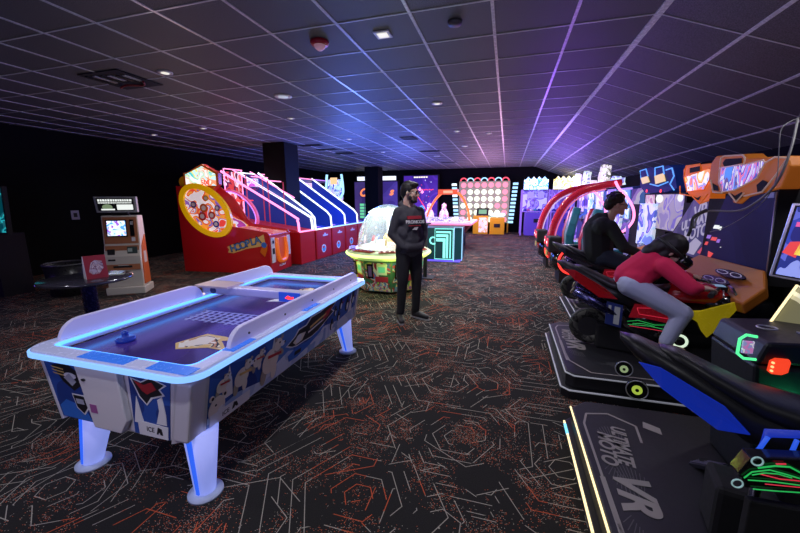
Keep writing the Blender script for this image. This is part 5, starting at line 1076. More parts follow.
# second one, VR poster monitor and bright orange hood
XB_ = 2.15
T = thing('vr_poster_cabinet', 'race cabinet with violet VR poster screen and bright orange hood', 'arcade game', (2.4, 5.0, 0))
q = Quad(*P2(XB_, [(668, 247), (706, 266), (730, 205), (697, 202)]))
q = Quad(onx(666, 244, XB_), onx(704, 263, XB_), onx(728, 203, XB_), onx(694, 200, XB_))
b = MB(); b.rect(q, -.03, -.03, 1.03, 1.03, blackm, -.2, 0); b.build('cabinet', T)
b = MB(); b.rect(q, 0, 0, 1, 1, art('vr_poster', [(.05, .045, .12), (.07, .06, .16), (.10, .08, .20)], 2, es=.6), 0, .004); b.build('screen', T)
ltm = glow('poster_lavender', (.42, .38, .55), .8)
for k, (s_, a_, c_, z_) in enumerate((('ULTIMATE', .42, .62, .15), ('MOTO', .55, .42, .18), ('VR', .42, .78, .26))): text('lettering', s_, q.mat(a_, c_, .006) @ Matrix.Rotation(.35, 4, 'Z'), z_, ltm, T, shear=.2, off=.006)
b = MB(); b.decal(q, [(.5, .02), (.75, .05), (.8, .3), (.62, .35), (.55, .2)], ltm, .004, .007); b.decal(q, [(.8, .12), (1, .1), (1, .35), (.88, .3)], glow('mark_red2', (.7, .06, .1), .8), .004, .007); b.build('poster_figure', T)
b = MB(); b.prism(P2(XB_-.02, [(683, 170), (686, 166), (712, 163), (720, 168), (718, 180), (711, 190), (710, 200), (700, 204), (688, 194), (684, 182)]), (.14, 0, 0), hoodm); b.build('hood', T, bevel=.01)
b = MB(); b.prism(P2(XB_-.03, [(685, 177), (701, 172), (709, 169), (714, 171), (710, 180), (704, 189), (688, 191)]), (-.006, 0, 0), art('hood_marquee_warm', [(.95, .9, .75), (.9, .6, .2), (.9, .3, .1), (.95, .85, .9), (.3, .3, .7), (.9, .2, .15)], 5, es=1.0)); b.build('marquee', T)
b = MB(); b.prism(P2(XB_-.03, [(690, 168), (700, 166), (700, 171), (690, 173)]), (-.004, 0, 0), blackm); b.build('cutout', T); b = MB(); b.prism(P2(XB_-.03, [(693, 196), (697, 198), (701, 196), (699, 200), (695, 200)]), (-.004, 0, 0), blackm); b.build('cutout', T)
b = MB()
for pts in ([(684, 176), (686, 166), (700, 164), (702, 171), (684, 177)], [(684, 177), (687, 192), (704, 190), (714, 171), (708, 168)], [(680, 186), (680, 194), (692, 196), (700, 204), (708, 194)]): b.tube(P2(XB_-.04, pts), .007, hoodm, 6)
b.build('hood_trim', T)
b = MB(); b.box((XB_+.02, 4.7, 0), (XB_+.5, 5.5, 1.45), blackm); b.build('back_box', T)
b = MB(); b.prism([onz(u, v, .86) for u, v in ((628, 262), (634, 248), (655, 242), (664, 248), (652, 262), (640, 268))], (0, 0, -.08), hoodd); b.build('dashboard', T, bevel=.01)
# blue figures marquee cabinet with pale screens
XD = 2.35
T = thing('twin_screen_cabinet', 'cabinet with pale two part screen and blue figures on its marquee', 'arcade game', (2.6, 6.9, 0))
q = Quad(*P2(XD, [(645, 226), (682, 233), (685, 194), (646, 195)]))
b = MB(); b.rect(q, -.04, -.04, 1.04, 1.04, blackm, -.2, 0); b.build('cabinet', T)
b = MB(); b.rect(q, .0, .0, .28, 1, art('pale_screen_a', [(.75, .45, .5), (.9, .75, .6), (.6, .3, .4), (.9, .85, .8)], 3, es=.4), 0, .004); b.rect(q, .33, .0, 1, 1, art('pale_screen_b', [(.35, .30, .55), (.5, .45, .6), (.6, .55, .55), (.25, .2, .6), (.45, .4, .5)], 3.4, es=.32), 0, .004)
b.oval(q, .12, .62, .08, .09, sgl, .004, .007); b.oval(q, .42, .88, .10, .12, sgl, .004, .007); b.oval(q, .92, .9, .06, .1, sgl, .004, .007); b.build('screen', T)
b = MB(); b.box((XD+.02, 6.5, 0), (XD+.5, 8.2, 1.4), blackm); b.build('back_box', T)
b = MB(); b.prism(P2(XD-.02, [(641, 170), (652, 167), (656, 170), (668, 165), (674, 168), (677, 188), (666, 192), (645, 193), (640, 186)]), (.22, 0, 0), mat('marquee_navy', (.01, .02, .12), .6, spec=.1, emit=(.03, .1, .8), es=.06)); mq_ = b.build('marquee', T)
b = MB(); b.prism(P2(XD-.04, [(641, 178), (648, 176), (650, 182), (643, 184)]), (-.01, 0, 0), glow('fig_gold', (.9, .65, .2), .9)); b.prism(P2(XD-.04, [(655, 176), (664, 173), (666, 181), (656, 184)]), (-.01, 0, 0), glow('fig_gold'))
for pts in ([(641, 178), (640, 171), (646, 169), (648, 176)], [(655, 176), (655, 168), (663, 166), (664, 174)], [(666, 170), (672, 168), (674, 176), (670, 184), (674, 190)], [(650, 184), (658, 186), (668, 182)]): b.tube(P2(XD-.05, pts), .010, glow('fig_blue', (.1, .35, 1), 1.2), 6)
for u, v in ((647, 191), (661, 191)): c_ = onx(u, v, XD-.05); b.cyl(c_, c_-Vector((.01, 0, 0)), .025, led_red, 12)
b.build('marquee_figures', mq_)
# dark hanging head mounted set and its cable
T = thing('headset_cable', 'grey cable hanging in a long loop from the ceiling to the headset', 'cable', (2.0, 3.5, 0))
pts = [onx(798, 118, 2.0), onx(790, 152, 1.86), onx(775, 185, 1.78), onx(752, 205, 1.75), onx(735, 211, 1.72), ony(710, 211, 3.7), ony(698, 216, 3.55), ony(694, 228, 3.45)]
b = MB(); b.tube(smooth_path(pts, 6), .008, mat('cable_grey', (.22, .21, .2), .5), 8); b.build('main_cable', T)
b = MB(); b.tube(smooth_path([ony(706, 210, 3.65), ony(694, 217, 3.5), ony(691, 228, 3.42), ony(688, 236, 3.4)], 5), .012, rubber, 8); b.build('strain_relief', T)
b = MB(); b.tube(smooth_path([onx(798, 118, 2.0), onx(782, 128, 1.9), onx(779, 150, 1.88), onx(776, 180, 1.85), onx(760, 205, 1.83), onx(730, 225, 1.78), onx(710, 232, 1.75)], 6), .0035, mat('cable_grey'), 6); b.build('thin_cable', T)
b = MB(); a_ = onx(798, 118, 2.0); b.tube([a_, Vector((a_.x+.1, a_.y-.3, zs(a_.x+.1)))], .006, mat('cable_grey'), 6); b.build('hanger', T)
# ---------------------------------------------------------------- red arched racing pods
def pod(y, xo, label, led):
    T = thing('racing_pod', label, 'racing game', (1.2+xo, y, 0), group='red arched racing pods', world=False); T.location = (1.36+xo, y, 0)
    b = MB(); b.loft([(-.55, 0, .40, .20, .14), (-.45, 0, .42, .36, .22), (0, 0, .32, .38, .20), (.8, 0, .32, .36, .22), (.95, 0, .42, .36, .32)], blackg); b.box((-.4, -.3, 0), (.9, .3, .2), blackm); b.build('base', T)
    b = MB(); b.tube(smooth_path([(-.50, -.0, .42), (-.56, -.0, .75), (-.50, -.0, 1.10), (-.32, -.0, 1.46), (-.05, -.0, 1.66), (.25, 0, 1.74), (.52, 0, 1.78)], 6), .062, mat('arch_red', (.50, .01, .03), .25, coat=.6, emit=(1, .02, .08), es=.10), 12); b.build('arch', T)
    b = MB(); b.tube(smooth_path([(-.44, -.035, .42), (-.49, -.05, .75), (-.43, -.05, 1.08), (-.27, -.05, 1.40), (-.02, -.05, 1.59), (.28, -.05, 1.67)], 6), .012, led, 8); b.build('arch_led', T)
    b = MB(); b.box((-.62, -.34, .56), (-.40, .34, .84), blackm); bx_ = b.build('tail_box', T, bevel=.03)
    for s in (-.2, .2):
        b = MB(); b.box((-.635, s-.09, .66), (-.62, s+.09, .80), glow('tail_red', (1, .03, .06), .9)); b.box((-.64, s-.04, .71), (-.635, s+.02, .75), led_white); b.build('tail_light', bx_)
    b = MB(); b.box((-.625, -.04, .46), (-.60, .04, .56), glow('plate_yellow', (.8, .6, .2), .5)); b.build('plate', T)
    for s, c_ in ((-.16, mat('seat_teal', (.03, .22, .30), .3, coat=.3)), (.16, mat('seat_red', (.45, .02, .04), .3, coat=.3))):
        b = MB(); b.prism([(-.02, s-.10, .50), (-.05, s-.15, .75), (.0, s-.15, 1.0), (.06, s-.10, 1.20), (.10, s-.03, 1.34), (.10, s+.03, 1.34), (.06, s+.10, 1.20), (.0, s+.15, 1.0), (-.05, s+.15, .75), (-.02, s+.10, .50)], (.16, 0, -.03), c_); b.prism([(.15, s-.14, .5), (.6, s-.13, .56), (.6, s+.13, .56), (.15, s+.14, .5)], (0, 0, .1), c_); b.build('seat', T, bevel=.05)
    b = MB(); b.tube(arc((-.22, -.40, .42), .22, .5*PI, 1.6*PI, 16), .018, led_red, 8); b.build('side_ring', T)
    b = MB(); b.prism([(-.1, -.385, .3), (.5, -.385, .28), (.7, -.385, .5), (0, -.385, .52)], (0, -.02, 0), blackg); b.prism([(.1, -.41, .38), (.2, -.41, .37), (.24, -.41, .45), (.12, -.41, .46)], (0, -.01, 0), glow('side_blue', (.1, .2, 1), .9)); b.tube([(-.2, -.40, .54), (.3, -.40, .55), (.6, -.40, .50)], .006, edge_s, 6); b.tube([(-.2, -.40, .30), (.3, -.40, .27), (.6, -.40, .27)], .006, glow('side_line', (.5, .3, .9), .7), 6); b.build('side_graphic', T)
    b = MB(); b.tube([(.62, -.1+.16*math.cos(2*PI*k/20), .92+.16*math.sin(2*PI*k/20)) for k in range(20)], .022, glow('wheel_violet', (.25, .12, .7), .8), 8, closed=True); b.tube([(.62, -.25, .92), (.7, -.1, .9), (.62, .05, .92)], .02, blackm, 6); b.build('steering_wheel', T)
    b = MB(); b.box((.95, -.36, .7), (1.0, .36, 1.42), art('pod_screen', [(.2, .3, .9), (.5, .7, 1), (.8, .85, 1), (.1, .15, .6), (.4, .3, .9)], 3, es=.6)); b.build('screen', T)
    b = MB(); b.tube(smooth_path([(.40, -.1, 1.80), (.46, -.12, 1.68), (.58, -.15, 1.54), (.70, -.15, 1.34), (.72, -.15, 1.15), (.64, -.15, 1.0), (.54, -.15, .92)], 5), .022, led_pink, 8); b.build('neon_curve', T)
pod(7.2, .0, 'nearer red arched racing pod with a pink neon curve beside the man', glow('arch_line_pink', (1, .2, .4), .8))
pod(8.75, -.08, 'farther red arched racing pod toward the claw machines', glow('arch_line_pale', (.8, .5, .8), .9))
# ---------------------------------------------------------------- tall lit cabinets along the right wall
specs = [(8.8, 'lit cabinet with a low blue marquee, nearest of the uprights by the right wall', [(.2, .4, 1), (.5, .8, 1), (.9, 1, 1), (.3, .3, .8)], 2.0, ''),
         (10.0, 'lit cabinet with a tall black and white scribbled marquee', [(.85, .8, .75), (.15, .15, .12), (.95, .9, .85), (.5, .45, .4)], 2.36, ''),
         (11.1, 'lit cabinet with a low pink marquee between the two scribbled ones', [(1, .85, .9), (.9, .5, .6), (1, 1, 1), (.8, .7, .9)], 2.02, ''),
         (12.2, 'lit cabinet with a tall pale green scribbled marquee', [(.8, .9, .7), (.3, .5, .4), (.95, .95, .9), (.2, .2, .5)], 2.36, ''),
         (13.7, 'lit cabinet with a white violet fin sign, last before the claw machines', [(.95, .85, 1), (.8, .7, 1), (1, 1, 1)], 2.38, '')]
for i, (y, lab, cols, zt, _) in enumerate(specs):
    xw = 2.24
    T = thing('upright_arcade_cabinet', lab, 'arcade game', (xw, y, 0), group='lit uprights along the right wall')
    b = MB(); b.prism([(xw, y, 0), (xw, y, .85), (xw+.05, y, .9), (xw+.3, y, 1.05), (xw+.28, y, 1.75), (xw+.65, y, 1.8), (xw+.65, y, 0)], (0, .85, 0), mat('cab_navy', (.02, .03, .12), .35, emit=(.1, .15, 1), es=.08)); b.build('cabinet', T, bevel=.01)
    b = MB(); b.prism([(xw+.285, y+.06, 1.08), (xw+.265, y+.06, 1.70), (xw+.265, y+.79, 1.70), (xw+.285, y+.79, 1.08)], (-.02, 0, 0), art('cab_screen_%d' % (i % 3), [[(.2, .5, .9), (.5, .8, 1), (.9, .95, 1), (.1, .3, .7)], [(.3, .2, .9), (.6, .5, 1), (.9, .8, 1), (.15, .1, .5)], [(.9, .8, .85), (.4, .6, 1), (.95, .95, 1), (.5, .3, .8)]][i % 3], 3, es=.75)); b.build('screen', T)
    b = MB(); b.prism([(xw+.05, y-.005, .15), (xw+.05, y-.005, .85), (xw+.3, y-.005, 1.05), (xw+.27, y-.005, 1.7), (xw+.6, y-.005, 1.75), (xw+.6, y-.005, .15)], (0, -.01, 0), art('cab_side_%d' % (i % 2), [(.1, .25, .5), (.3, .6, .9), (.15, .1, .5), (.5, .6, 1)] if i % 2 else [(.2, .1, .5), (.5, .3, .9), (.8, .7, 1), (.1, .2, .6)], 2.5, es=.5)); b.build('side_graphic', T)
    b = MB(); h_ = zt-1.85; P_ = [(xw+.05, y+.02, 1.8), (xw+.02, y+.0, 1.8+h_*.4), (xw+.05, y+.1, zt-.05), (xw+.05, y+.25, zt-.12), (xw+.05, y+.42, zt), (xw+.05, y+.6, zt-.1), (xw+.05, y+.72, zt+.02), (xw+.02, y+.82, 1.8+h_*.5), (xw+.05, y+.82, 1.8)]
    b.prism(P_, (.10, 0, 0), art('cab_marquee_%d' % i, cols, 7, es=1.0)); b.build('marquee', T)
    b = MB(); b.box((xw-.03, y+.05, .82), (xw+.1, y+.8, .9), darkmetal); b.cyl((xw+.03, y+.3, .9), (xw+.03, y+.3, 1.0), .012, darkmetal, 8); b.build('control_panel', T)
# ================================================================ people
def capsules(segs, balls, voxel, m, name, parent, smooth_it=4, extra=None):
    """one continuous surface grown round tapered limb segments"""
    bm = bmesh.new()
    def ball(c, r, sc=(1, 1, 1), rot=None):
        M_ = Matrix.Translation(Vector(c)) @ (rot.to_4x4() if rot else Matrix.Identity(4)) @ Matrix.Diagonal((r*sc[0], r*sc[1], r*sc[2], 1))
        return bmesh.ops.create_icosphere(bm, subdivisions=2, radius=1, matrix=M_)['verts']
    for a, ra, c, rc in segs:
        t = bmesh.new()
        for cc, r_ in ((a, ra), (c, rc)): bmesh.ops.create_icosphere(t, subdivisions=2, radius=r_, matrix=Matrix.Translation(Vector(cc)))
        pts = [v.co.copy() for v in t.verts]; t.free(); t = bmesh.new()
        for p_ in pts: t.verts.new(p_)
        bmesh.ops.convex_hull(t, input=t.verts[:]); bmesh.ops.delete(t, geom=[v for v in t.verts if not v.link_faces], context='VERTS')
        bmesh.ops.recalc_face_normals(t, faces=t.faces[:]); mt = bpy.data.meshes.new('tmp'); t.to_mesh(mt); t.free(); bm.from_mesh(mt); bpy.data.meshes.remove(mt)
    for bl in balls: ball(*bl)
    me = bpy.data.meshes.new(name+'_t'); bm.to_mesh(me); bm.free()
    o = bpy.data.objects.new(name+'_t', me); C.objects.link(o)
    r = o.modifiers.new('r', 'REMESH'); r.mode = 'VOXEL'; r.voxel_size = voxel
    s = o.modifiers.new('s', 'SMOOTH'); s.iterations = smooth_it; s.factor = .5
    dg = bpy.context.evaluated_depsgraph_get(); me2 = bpy.data.meshes.new_from_object(o.evaluated_get(dg)); me2.name = name
    bpy.data.objects.remove(o)
    for p in me2.polygons: p.use_smooth = True
    me2.materials.clear(); me2.materials.append(m)
    ob = bpy.data.objects.new(name, me2); C.objects.link(ob); ob.parent = parent
    if parent.get('_w'): ob.matrix_parent_inverse = parent_inv(parent)
    return ob
skin = NG('skin_tone'); tcs = skin.n('ShaderNodeTexCoord'); ns = skin.n('ShaderNodeTexNoise'); ns.inputs['Scale'].default_value = 30; skin.l(tcs.outputs['Object'], ns.inputs['Vector'])
rs = skin.n('ShaderNodeValToRGB'); skin.l(ns.outputs['Fac'], rs.inputs['Fac']); rs.color_ramp.elements[0].color = (.55, .33, .25, 1); rs.color_ramp.elements[1].color = (.66, .42, .33, 1); skin.l(rs.outputs[0], skin.b.inputs['Base Color']); skin.b.inputs['Roughness'].default_value = .5
skin.b.inputs['Subsurface Weight'].default_value = .1
def V(*a): return Vector(a)
def head(c, yaw, pitch, s=1.0):
    """returns (balls, segs, frame) of a head centred at c looking along yaw"""
    R_ = Matrix.Rotation(yaw, 3, 'Z') @ Matrix.Rotation(pitch, 3, 'Y'); c = Vector(c)
    f = lambda x, y, z: c+R_ @ Vector((x*s, y*s, z*s))
    balls = [(f(-.012, 0, .03), .098*s, (1.0, .80, .95), R_), (f(.022, 0, -.035), .072*s, (1.0, .86, 1.05), R_),
             (f(.075, 0, -.095), .026*s, (1, 1.1, .8), R_),
             (f(.088, 0, .028), .022*s, (.6, 2.4, .5), R_), (f(.070, .036, -.022), .024*s, (1, 1, 1), R_), (f(.070, -.036, -.022), .024*s, (1, 1, 1), R_),
             (f(.0, .080, -.01), .022*s, (.8, .45, 1.3), R_), (f(.0, -.080, -.01), .022*s, (.8, .45, 1.3), R_),
             (f(.088, 0, -.058), .013*s, (.8, 1.9, .5), R_), (f(.086, 0, -.069), .013*s, (.8, 1.7, .5), R_)]
    segs = [(f(.090, 0, .015), .010*s, f(.113, 0, -.030), .013*s), (f(.10, .010, -.032), .008*s, f(.10, -.010, -.032), .008*s),
            (f(-.02, 0, -.05), .055*s, f(-.035, 0, -.16), .052*s)]
    return balls, segs, f, R_
def eyes(f, R_, parent, s=1.0, col=(.05, .03, .02)):
    for sd in (-1, 1):
        b = MB(); c = f(.080, sd*.031, .008); b.lathe([(0, -.012*s), (.0085*s, -.0085*s), (.012*s, 0), (.0085*s, .0085*s), (0, .012*s)], mat('eye_white', (.6, .6, .6), .2), (0, 0, 0), 14, Matrix.Translation(c))
        b.lathe([(0, -.005*s), (.005*s, 0), (0, .005*s)], mat('iris_dark', col, .2), (0, 0, 0), 10, Matrix.Translation(f(.0895, sd*.031, .008)))
        b.build('eye', parent)
def hand(palm, d, n, side, s=1.0, curl=.8):
    """palm centre, finger direction d, palm normal n (towards what is held); side +1/-1 where the thumb leaves"""
    d = Vector(d).normalized(); n = Vector(n); n = (n-d*n.dot(d)).normalized(); t = d.cross(n).normalized()*side; palm = Vector(palm); segs = []
    segs += [(palm-d*.03*s+t*.02*s, .015*s, palm+d*.025*s+t*.024*s, .013*s), (palm-d*.03*s-t*.015*s, .015*s, palm+d*.022*s-t*.026*s, .012*s), (palm-d*.03*s, .017*s, palm+d*.03*s, .014*s)]
    for k, L in enumerate((.070, .078, .072, .056)):
        o = palm+d*(.030-.004*abs(k-1.3))*s+t*(.027-.018*k)*s; a = o
        for j, fr in enumerate((.45, .32, .23)):
            ang = curl*(j*1.0+.45); dd = d*math.cos(ang)+n*math.sin(ang); e = a+dd*L*fr*s
            segs.append((a, (.0088-.0008*j)*s, e, (.0082-.0008*j)*s)); a = e
    o = palm-d*.015*s+t*.028*s; a = o
    for j, (L, ang) in enumerate(((.034, .25), (.028, .7), (.022, 1.1))):
        dd = (d*.75+t*.75*(1-.35*j)+n*math.sin(ang)).normalized(); e = a+dd*L*s; segs.append((a, (.0115-.001*j)*s, e, (.0105-.001*j)*s)); a = e
    return segs
cloth_blk = mat('cloth_black', (.022, .022, .028), .9); 
# ---- standing man
mp_ = onz(409, 319, 0); yaw = -.80
T = thing('person', 'person in dark hoodie and black trousers standing in the aisle, hands in front pocket', 'person', (mp_.x, mp_.y, 0), yaw, world=False)
hy_ = .62  # head turned back towards the right of the picture
hb, hs, hf, hR = head((.03, 0, 1.585), hy_, .08, 1.0)
segs = list(hs); balls = list(hb)
segs += [(V(0, 0, 1.45), .055, V(-.01, 0, 1.36), .08), (V(0, -.08, 1.34), .06, V(0, .08, 1.34), .06), (V(0, 0, 1.30), .11, V(0, 0, .98), .11)]
for s in (-1, 1):
    segs += [(V(0, s*.155, 1.34), .046, V(-.03, s*.215, 1.10), .04), (V(-.03, s*.215, 1.10), .038, V(.09, s*.13, .96), .027)]
    segs += hand((.165, s*.065, .965), (.35, -s*.9, -.1), (-1, 0, 0), s, .85, .25) if False else hand(V(.115, s*.085, .95), (.2, -s*.95, -.12), (-1, 0, 0), s, .8, .2)
    segs += [(V(0, s*.085, .92), .085, V(.015, s*.10, .50), .055), (V(.015, s*.10, .50), .052, V(-.02, s*.11, .10), .036), (V(-.03, s*.11, .07), .026, V(.0, s*.11, .05), .018)]
body = capsules(segs, balls, .0065, skin.m, 'body', T, 2)
eyes(hf, hR, T)
hood = mat('hoodie_charcoal', (.045, .043, .055), .9)
segs = [(V(0, -.10, 1.35), .075, V(0, .10, 1.35), .075), (V(.0, 0, 1.30), .135, V(.01, 0, 1.0), .14), (V(0, -.06, 1.1), .125, V(0, .06, 1.1), .125), (V(0, -.05, .93), .125, V(0, .05, .93), .125), (V(0, -.07, 1.28), .11, V(0, .07, 1.28), .11)]
for s in (-1, 1):
    segs += [(V(0, s*.145, 1.355), .066, V(-.03, s*.22, 1.10), .058), (V(-.03, s*.22, 1.10), .056, V(.08, s*.13, .95), .046)]
segs += [(V(.105, -.08, .94), .055, V(.105, .08, .94), .055), (V(.11, -.05, 1.03), .035, V(.11, .05, 1.03), .035), (V(.0, -.07, .88), .11, V(.0, .07, .88), .11)]
segs += [(V(-.07, -.07, 1.44), .045, V(-.10, 0, 1.46), .055), (V(-.10, 0, 1.46), .055, V(-.07, .07, 1.44), .045), (V(-.07, -.07, 1.44), .04, V(.04, -.06, 1.40), .032), (V(-.07, .07, 1.44), .04, V(.04, .06, 1.40), .032), (V(.04, -.06, 1.40), .03, V(.09, 0, 1.36), .03), (V(.04, .06, 1.40), .03, V(.09, 0, 1.36), .03)]
hd = capsules(segs, [], .011, hood, 'hoodie', T, 3)
# print on the chest
qch = Quad((.149, .115, 1.16), (.149, -.115, 1.16), (.142, -.115, 1.34), (.142, .115, 1.34)); 
qch = Quad((.158, -.11, 1.13), (.158, .11, 1.13), (.150, .11, 1.33), (.150, -.11, 1.33))
n_up = Quad((.151, -.10, 1.13), (.151, .10, 1.13), (.143, .10, 1.33), (.143, -.10, 1.33))
b = MB(); b.rect(n_up, .05, .74, .95, .92, mat('print_hood_red', (.5, .03, .05), .7), -.03, .002); b.rect(n_up, .10, .32, .9, .37, mat('print_hood_red'), -.03, .002); b.decal(n_up, [(.35, .12), (.5, .24), (.72, .26), (.60, .08)], mat('print_hood_white', (.7, .7, .7), .7), -.03, .002); b.build('chest_print', hd)
text('lettering', 'BRONCOS', n_up.mat(.5, .56, .001), .052, mat('print_hood_white'), hd, ext=.004, off=.0025)
tr = mat('trousers_black', (.016, .016, .020), .85)
segs = []
for s in (-1, 1):
    segs += [(V(0, s*.075, .90), .105, V(.015, s*.10, .52), .072), (V(.015, s*.10, .52), .068, V(-.02, s*.11, .11), .050)]
capsules(segs, [], .010, tr, 'trousers', T, 3)
for s in (-1, 1):
    f0 = V(-.05, s*.11, .045); dirv = V(math.cos(s*.35), math.sin(s*.35), 0)
    sh = capsules([(f0, .045, f0+dirv*.10+V(0, 0, .0), .045), (f0+dirv*.1, .045, f0+dirv*.20-V(0, 0, .008), .036), (f0, .045, f0+V(0, 0, .06), .045)], [], .008, mat('shoe_black', (.015, .015, .018), .5), 'shoe', T, 2)
    b = MB(); yv = Vector((-dirv.y, dirv.x, 0)); a_ = f0-dirv*.045; e_ = f0+dirv*.24
    P_ = [a_+yv*.03, a_-yv*.03, f0+dirv*.1-yv*.047, e_-dirv*.02-yv*.028, e_, e_-dirv*.02+yv*.028, f0+dirv*.1+yv*.047]
    b.prism([Vector((p.x, p.y, .001)) for p in P_], (0, 0, .018), mat('sole_grey', (.35, .35, .36), .6)); b.build('sole', sh)
def hair(f, R_, parent, m, pieces, vox=.009, nm='hair', it=2):
    balls = [(f(*p), r, sc, R_) for p, r, sc in pieces]; return capsules([], balls, vox, m, nm, parent, it)
hairm = mat('hair_black', (.010, .008, .009), .55)
hair(hf, hR, T, hairm, [((-.025, 0, .045), .105, (1, .86, .95)), ((-.075, 0, .0), .07, (.8, 1.05, 1.1)), ((.03, 0, .095), .06, (1.2, 1.2, .6))])
hair(hf, hR, T, hairm, [((.055, 0, -.095), .042, (1.1, 1.15, .7)), ((.03, .062, -.06), .022, (1, .6, 1.5)), ((.03, -.062, -.06), .022, (1, .6, 1.5)), ((.098, 0, -.047), .011, (.7, 2.2, .5))], .006, 'beard')
b = MB()
for sd in (-1, 1): b.tube([hf(.107+.0*k, sd*.034+.023*math.cos(2*PI*k/16), .006+.018*math.sin(2*PI*k/16)) for k in range(16)], .0028, blackg, 6, closed=True); b.tube([hf(.105, sd*.056, .01), hf(.0, sd*.082, .01)], .0025, blackg, 6)
b.tube([hf(.109, .011, .01), hf(.109, -.011, .01)], .0025, blackg, 6); b.build('glasses', T)
# ---- rider in the red sweater
T = thing('person', 'person in a red sweater and light jeans leaning forward over the motorbike ride', 'person', (1.08, 3.40, 0))
red_sw = mat('sweater_red', (.72, .02, .09), .85); jeans = mat('jeans_light', (.50, .56, .74), .85)
Hc = V(1.27, 3.34, 1.085)
hb, hs, hf, hR = head(Hc, -.15, .75, .95)
hipL, hipR = V(1.06, 3.48, .80), V(1.04, 3.31, .80); che = V(1.17, 3.38, .985)
hands_ = {}
segs = hs[:2]+[(hf(-.03, 0, -.05), .05, V(1.22, 3.36, 1.02), .05), (V(1.05, 3.40, .84), .11, che, .10)]; balls = list(hb)
for s, hip in ((-1, hipR), (1, hipL)):
    sh = V(1.20, 3.37+s*.15, .985); el = V(1.36, 3.12, .84) if s < 0 else V(1.40, 3.62, .86); hn = V(1.46, 3.115, .845) if s < 0 else V(1.58, 3.58, .845)
    gdir = (V(.42*math.cos(-.21)-s*.33*math.sin(-.21)*0, 0, 0))
    segs += [(sh, .045, el, .036), (el, .034, hn-V(.05, 0, .0), .024), (hn-V(.07, 0, 0), .024, hn-V(.01, 0, 0), .022)]
    segs += hand(hn, (1, -.1*s, -.1), (0, 0, -1), -s, .85, .8)
    kn = V(1.35, 3.36+s*.17, .62); an = V(1.24, 3.37+s*.20, .34)
    segs += [(hip, .085, kn, .058), (kn, .055, an, .038), (an, .035, an+V(.13, 0, -.02), .03)]
capsules(segs, balls, .007, skin.m, 'body', T, 2); eyes(hf, hR, T, .95)
segs = [(V(1.04, 3.40, .86), .135, che, .135), (che, .13, V(1.21, 3.36, 1.02), .085), (V(1.05, 3.34, .84), .12, V(1.05, 3.46, .84), .12)]
for s in (-1, 1):
    sh = V(1.20, 3.37+s*.14, .985); el = V(1.36, 3.12, .84) if s < 0 else V(1.40, 3.62, .86); hn = V(1.46, 3.115, .845) if s < 0 else V(1.58, 3.58, .845)
    segs += [(sh, .072, el, .058), (el, .056, hn-V(.06, 0, 0), .038)]
capsules(segs, [], .011, red_sw, 'sweater', T, 3)
segs = []
for s, hip in ((-1, hipR), (1, hipL)):
    kn = V(1.35, 3.36+s*.17, .62); an = V(1.24, 3.37+s*.20, .34); segs += [(hip+V(-.03, 0, .0), .10, kn, .072), (kn, .068, an+V(.02, 0, .05), .052)]
segs += [(V(1.02, 3.33, .80), .10, V(1.02, 3.47, .80), .10)]
capsules(segs, [], .010, jeans, 'jeans', T, 3)
for s in (-1, 1):
    an = V(1.24, 3.37+s*.20, .30); capsules([(an-V(.02, 0, 0), .042, an+V(.07, 0, -.015), .04), (an+V(.07, 0, -.015), .04, an+V(.16, 0, -.02), .032)], [], .008, mat('shoe_white', (.5, .5, .5), .6), 'shoe', T, 2)
hair(hf, hR, T, hairm, [((-.025, 0, .045), .108, (1.05, .92, .98)), ((-.085, 0, -.02), .075, (.9, 1.15, 1.3)), ((-.11, 0, -.10), .055, (.9, 1.2, 1.2)), ((-.02, .06, -.05), .045, (1, .6, 1.6)), ((-.02, -.06, -.05), .045, (1, .6, 1.6))])
# headset held over the face
t = thing('vr_headset', 'black headset on the head of the rider in the red sweater', 'headset', Hc)
b = MB(); M_ = Matrix.Translation(Hc) @ hR.to_4x4(); b.loft([(.075, 0, .0, .085, .055), (.10, 0, .0, .09, .06), (.15, 0, .0, .085, .055), (.165, 0, 0, .075, .045)], blackg)
for v_ in b.bm.verts: v_.co = M_ @ v_.co
b.build('visor', t)
b = MB(); b.tube([M_ @ V(.115*math.cos(a)-.02, .105*math.sin(a), .02) for a in [2*PI*k/28 for k in range(28)]], .014, rubber, 8, closed=True); b.build('strap', t)
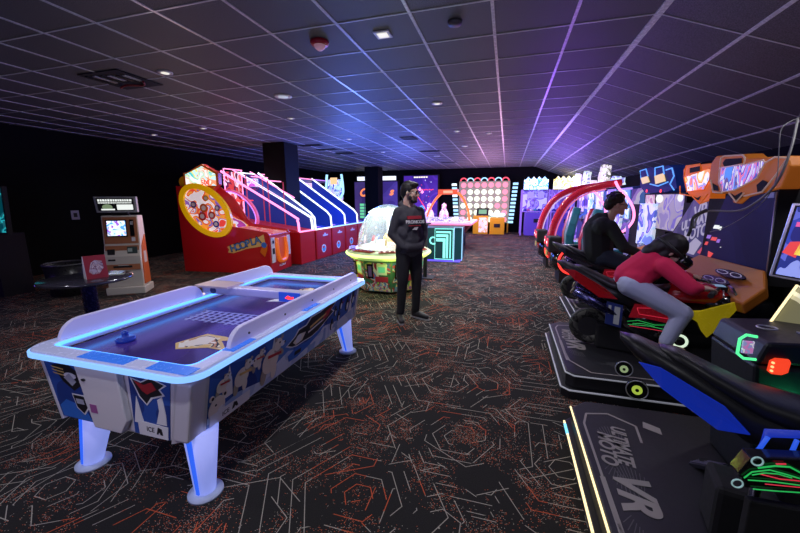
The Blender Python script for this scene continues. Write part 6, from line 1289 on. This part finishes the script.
# ---- person in black riding behind
T = thing('person', 'person with dark curly hair in a black hoodie, seated facing the far right screens', 'person', (1.30, 5.0, 0))
Hc = V(1.27, 4.95, 1.43)
hb, hs, hf, hR = head(Hc, -.12, .12, 1.0); segs = list(hs); balls = list(hb)
che = V(1.17, 5.0, 1.13)
segs += [(hf(-.03, 0, -.12), .05, V(1.2, 4.97, 1.24), .06), (V(1.18, 5.0, .80), .11, che, .11)]
AR = {}
for s in (-1, 1):
    sh = V(1.19, 4.99+s*.17, 1.18); el = V(1.33, 4.96+s*.25, .94); hn = V(1.64, 4.97+s*.25, .85); AR[s] = (sh, el, hn)
    kn = V(1.62, 4.98+s*.2, .66); an = V(1.50, 4.98+s*.22, .30); AR[s] += (kn, an)
    segs += [(sh, .048, el, .04), (el, .036, hn-V(.05, 0, 0), .026)]+hand(hn, (1, -.1*s, -.1), (0, 0, -1), -s, .95, .8)
    segs += [(V(1.2, 5.0+s*.09, .80), .09, kn, .06), (kn, .056, an, .04), (an, .035, an+V(.12, 0, -.02), .03)]
capsules(segs, balls, .0075, skin.m, 'body', T, 2); eyes(hf, hR, T)
segs = [(V(1.13, 5.0, .82), .17, V(1.10, 5.0, 1.12), .175), (V(1.12, 4.88, 1.17), .12, V(1.12, 5.12, 1.17), .12), (V(1.10, 5.0, 1.22), .10, V(1.18, 4.99, 1.27), .075), (V(1.05, 4.99, 1.20), .09, V(1.1, 5, 1.26), .08)]
for s in (-1, 1): sh, el, hn, kn, an = AR[s]; segs += [(sh, .078, el, .064), (el, .06, hn-V(.07, 0, 0), .042)]
capsules(segs, [], .012, mat('hoodie_black', (.012, .014, .018), .9), 'hoodie', T, 3)
segs = [(V(1.15, 4.93, .78), .11, V(1.15, 5.07, .78), .11)]
for s in (-1, 1): sh, el, hn, kn, an = AR[s]; segs += [(V(1.18, 5.0+s*.09, .80), .105, kn, .078), (kn, .074, an+V(0, 0, .04), .055)]
capsules(segs, [], .011, mat('jeans_dark', (.02, .03, .06), .85), 'jeans', T, 3)
for s in (-1, 1):
    an = AR[s][4]; capsules([(an-V(.02, 0, .02), .042, an+V(.16, 0, -.05), .034)], [], .009, mat('shoe_black'), 'shoe', T, 2)
rr = random.Random(3); pcs = [((-.03, 0, .05), .105, (1, .88, .95)), ((-.08, 0, .0), .075, (.9, 1.05, 1.1))]
for k in range(34):
    a, e = rr.uniform(0, 2*PI), rr.uniform(-.1, 1.4); pcs.append(((-.03+.098*math.cos(a)*math.cos(e)*(1 if math.cos(a) < 0 else .9), .088*math.sin(a)*math.cos(e), .055+.088*math.sin(e)), .024, (1, 1, 1)))
hair(hf, hR, T, hairm, pcs, .008)
b = MB()
for sd in (-1, 1): b.tube([hf(.107, sd*.034+.022*math.cos(2*PI*k/16), .006+.017*math.sin(2*PI*k/16)) for k in range(16)], .0028, blackg, 6, closed=True); b.tube([hf(.105, sd*.055, .01), hf(.0, sd*.082, .01)], .0025, blackg, 6)
b.build('glasses', T)
for o in bpy.data.objects:
    if '_w' in o: del o['_w']
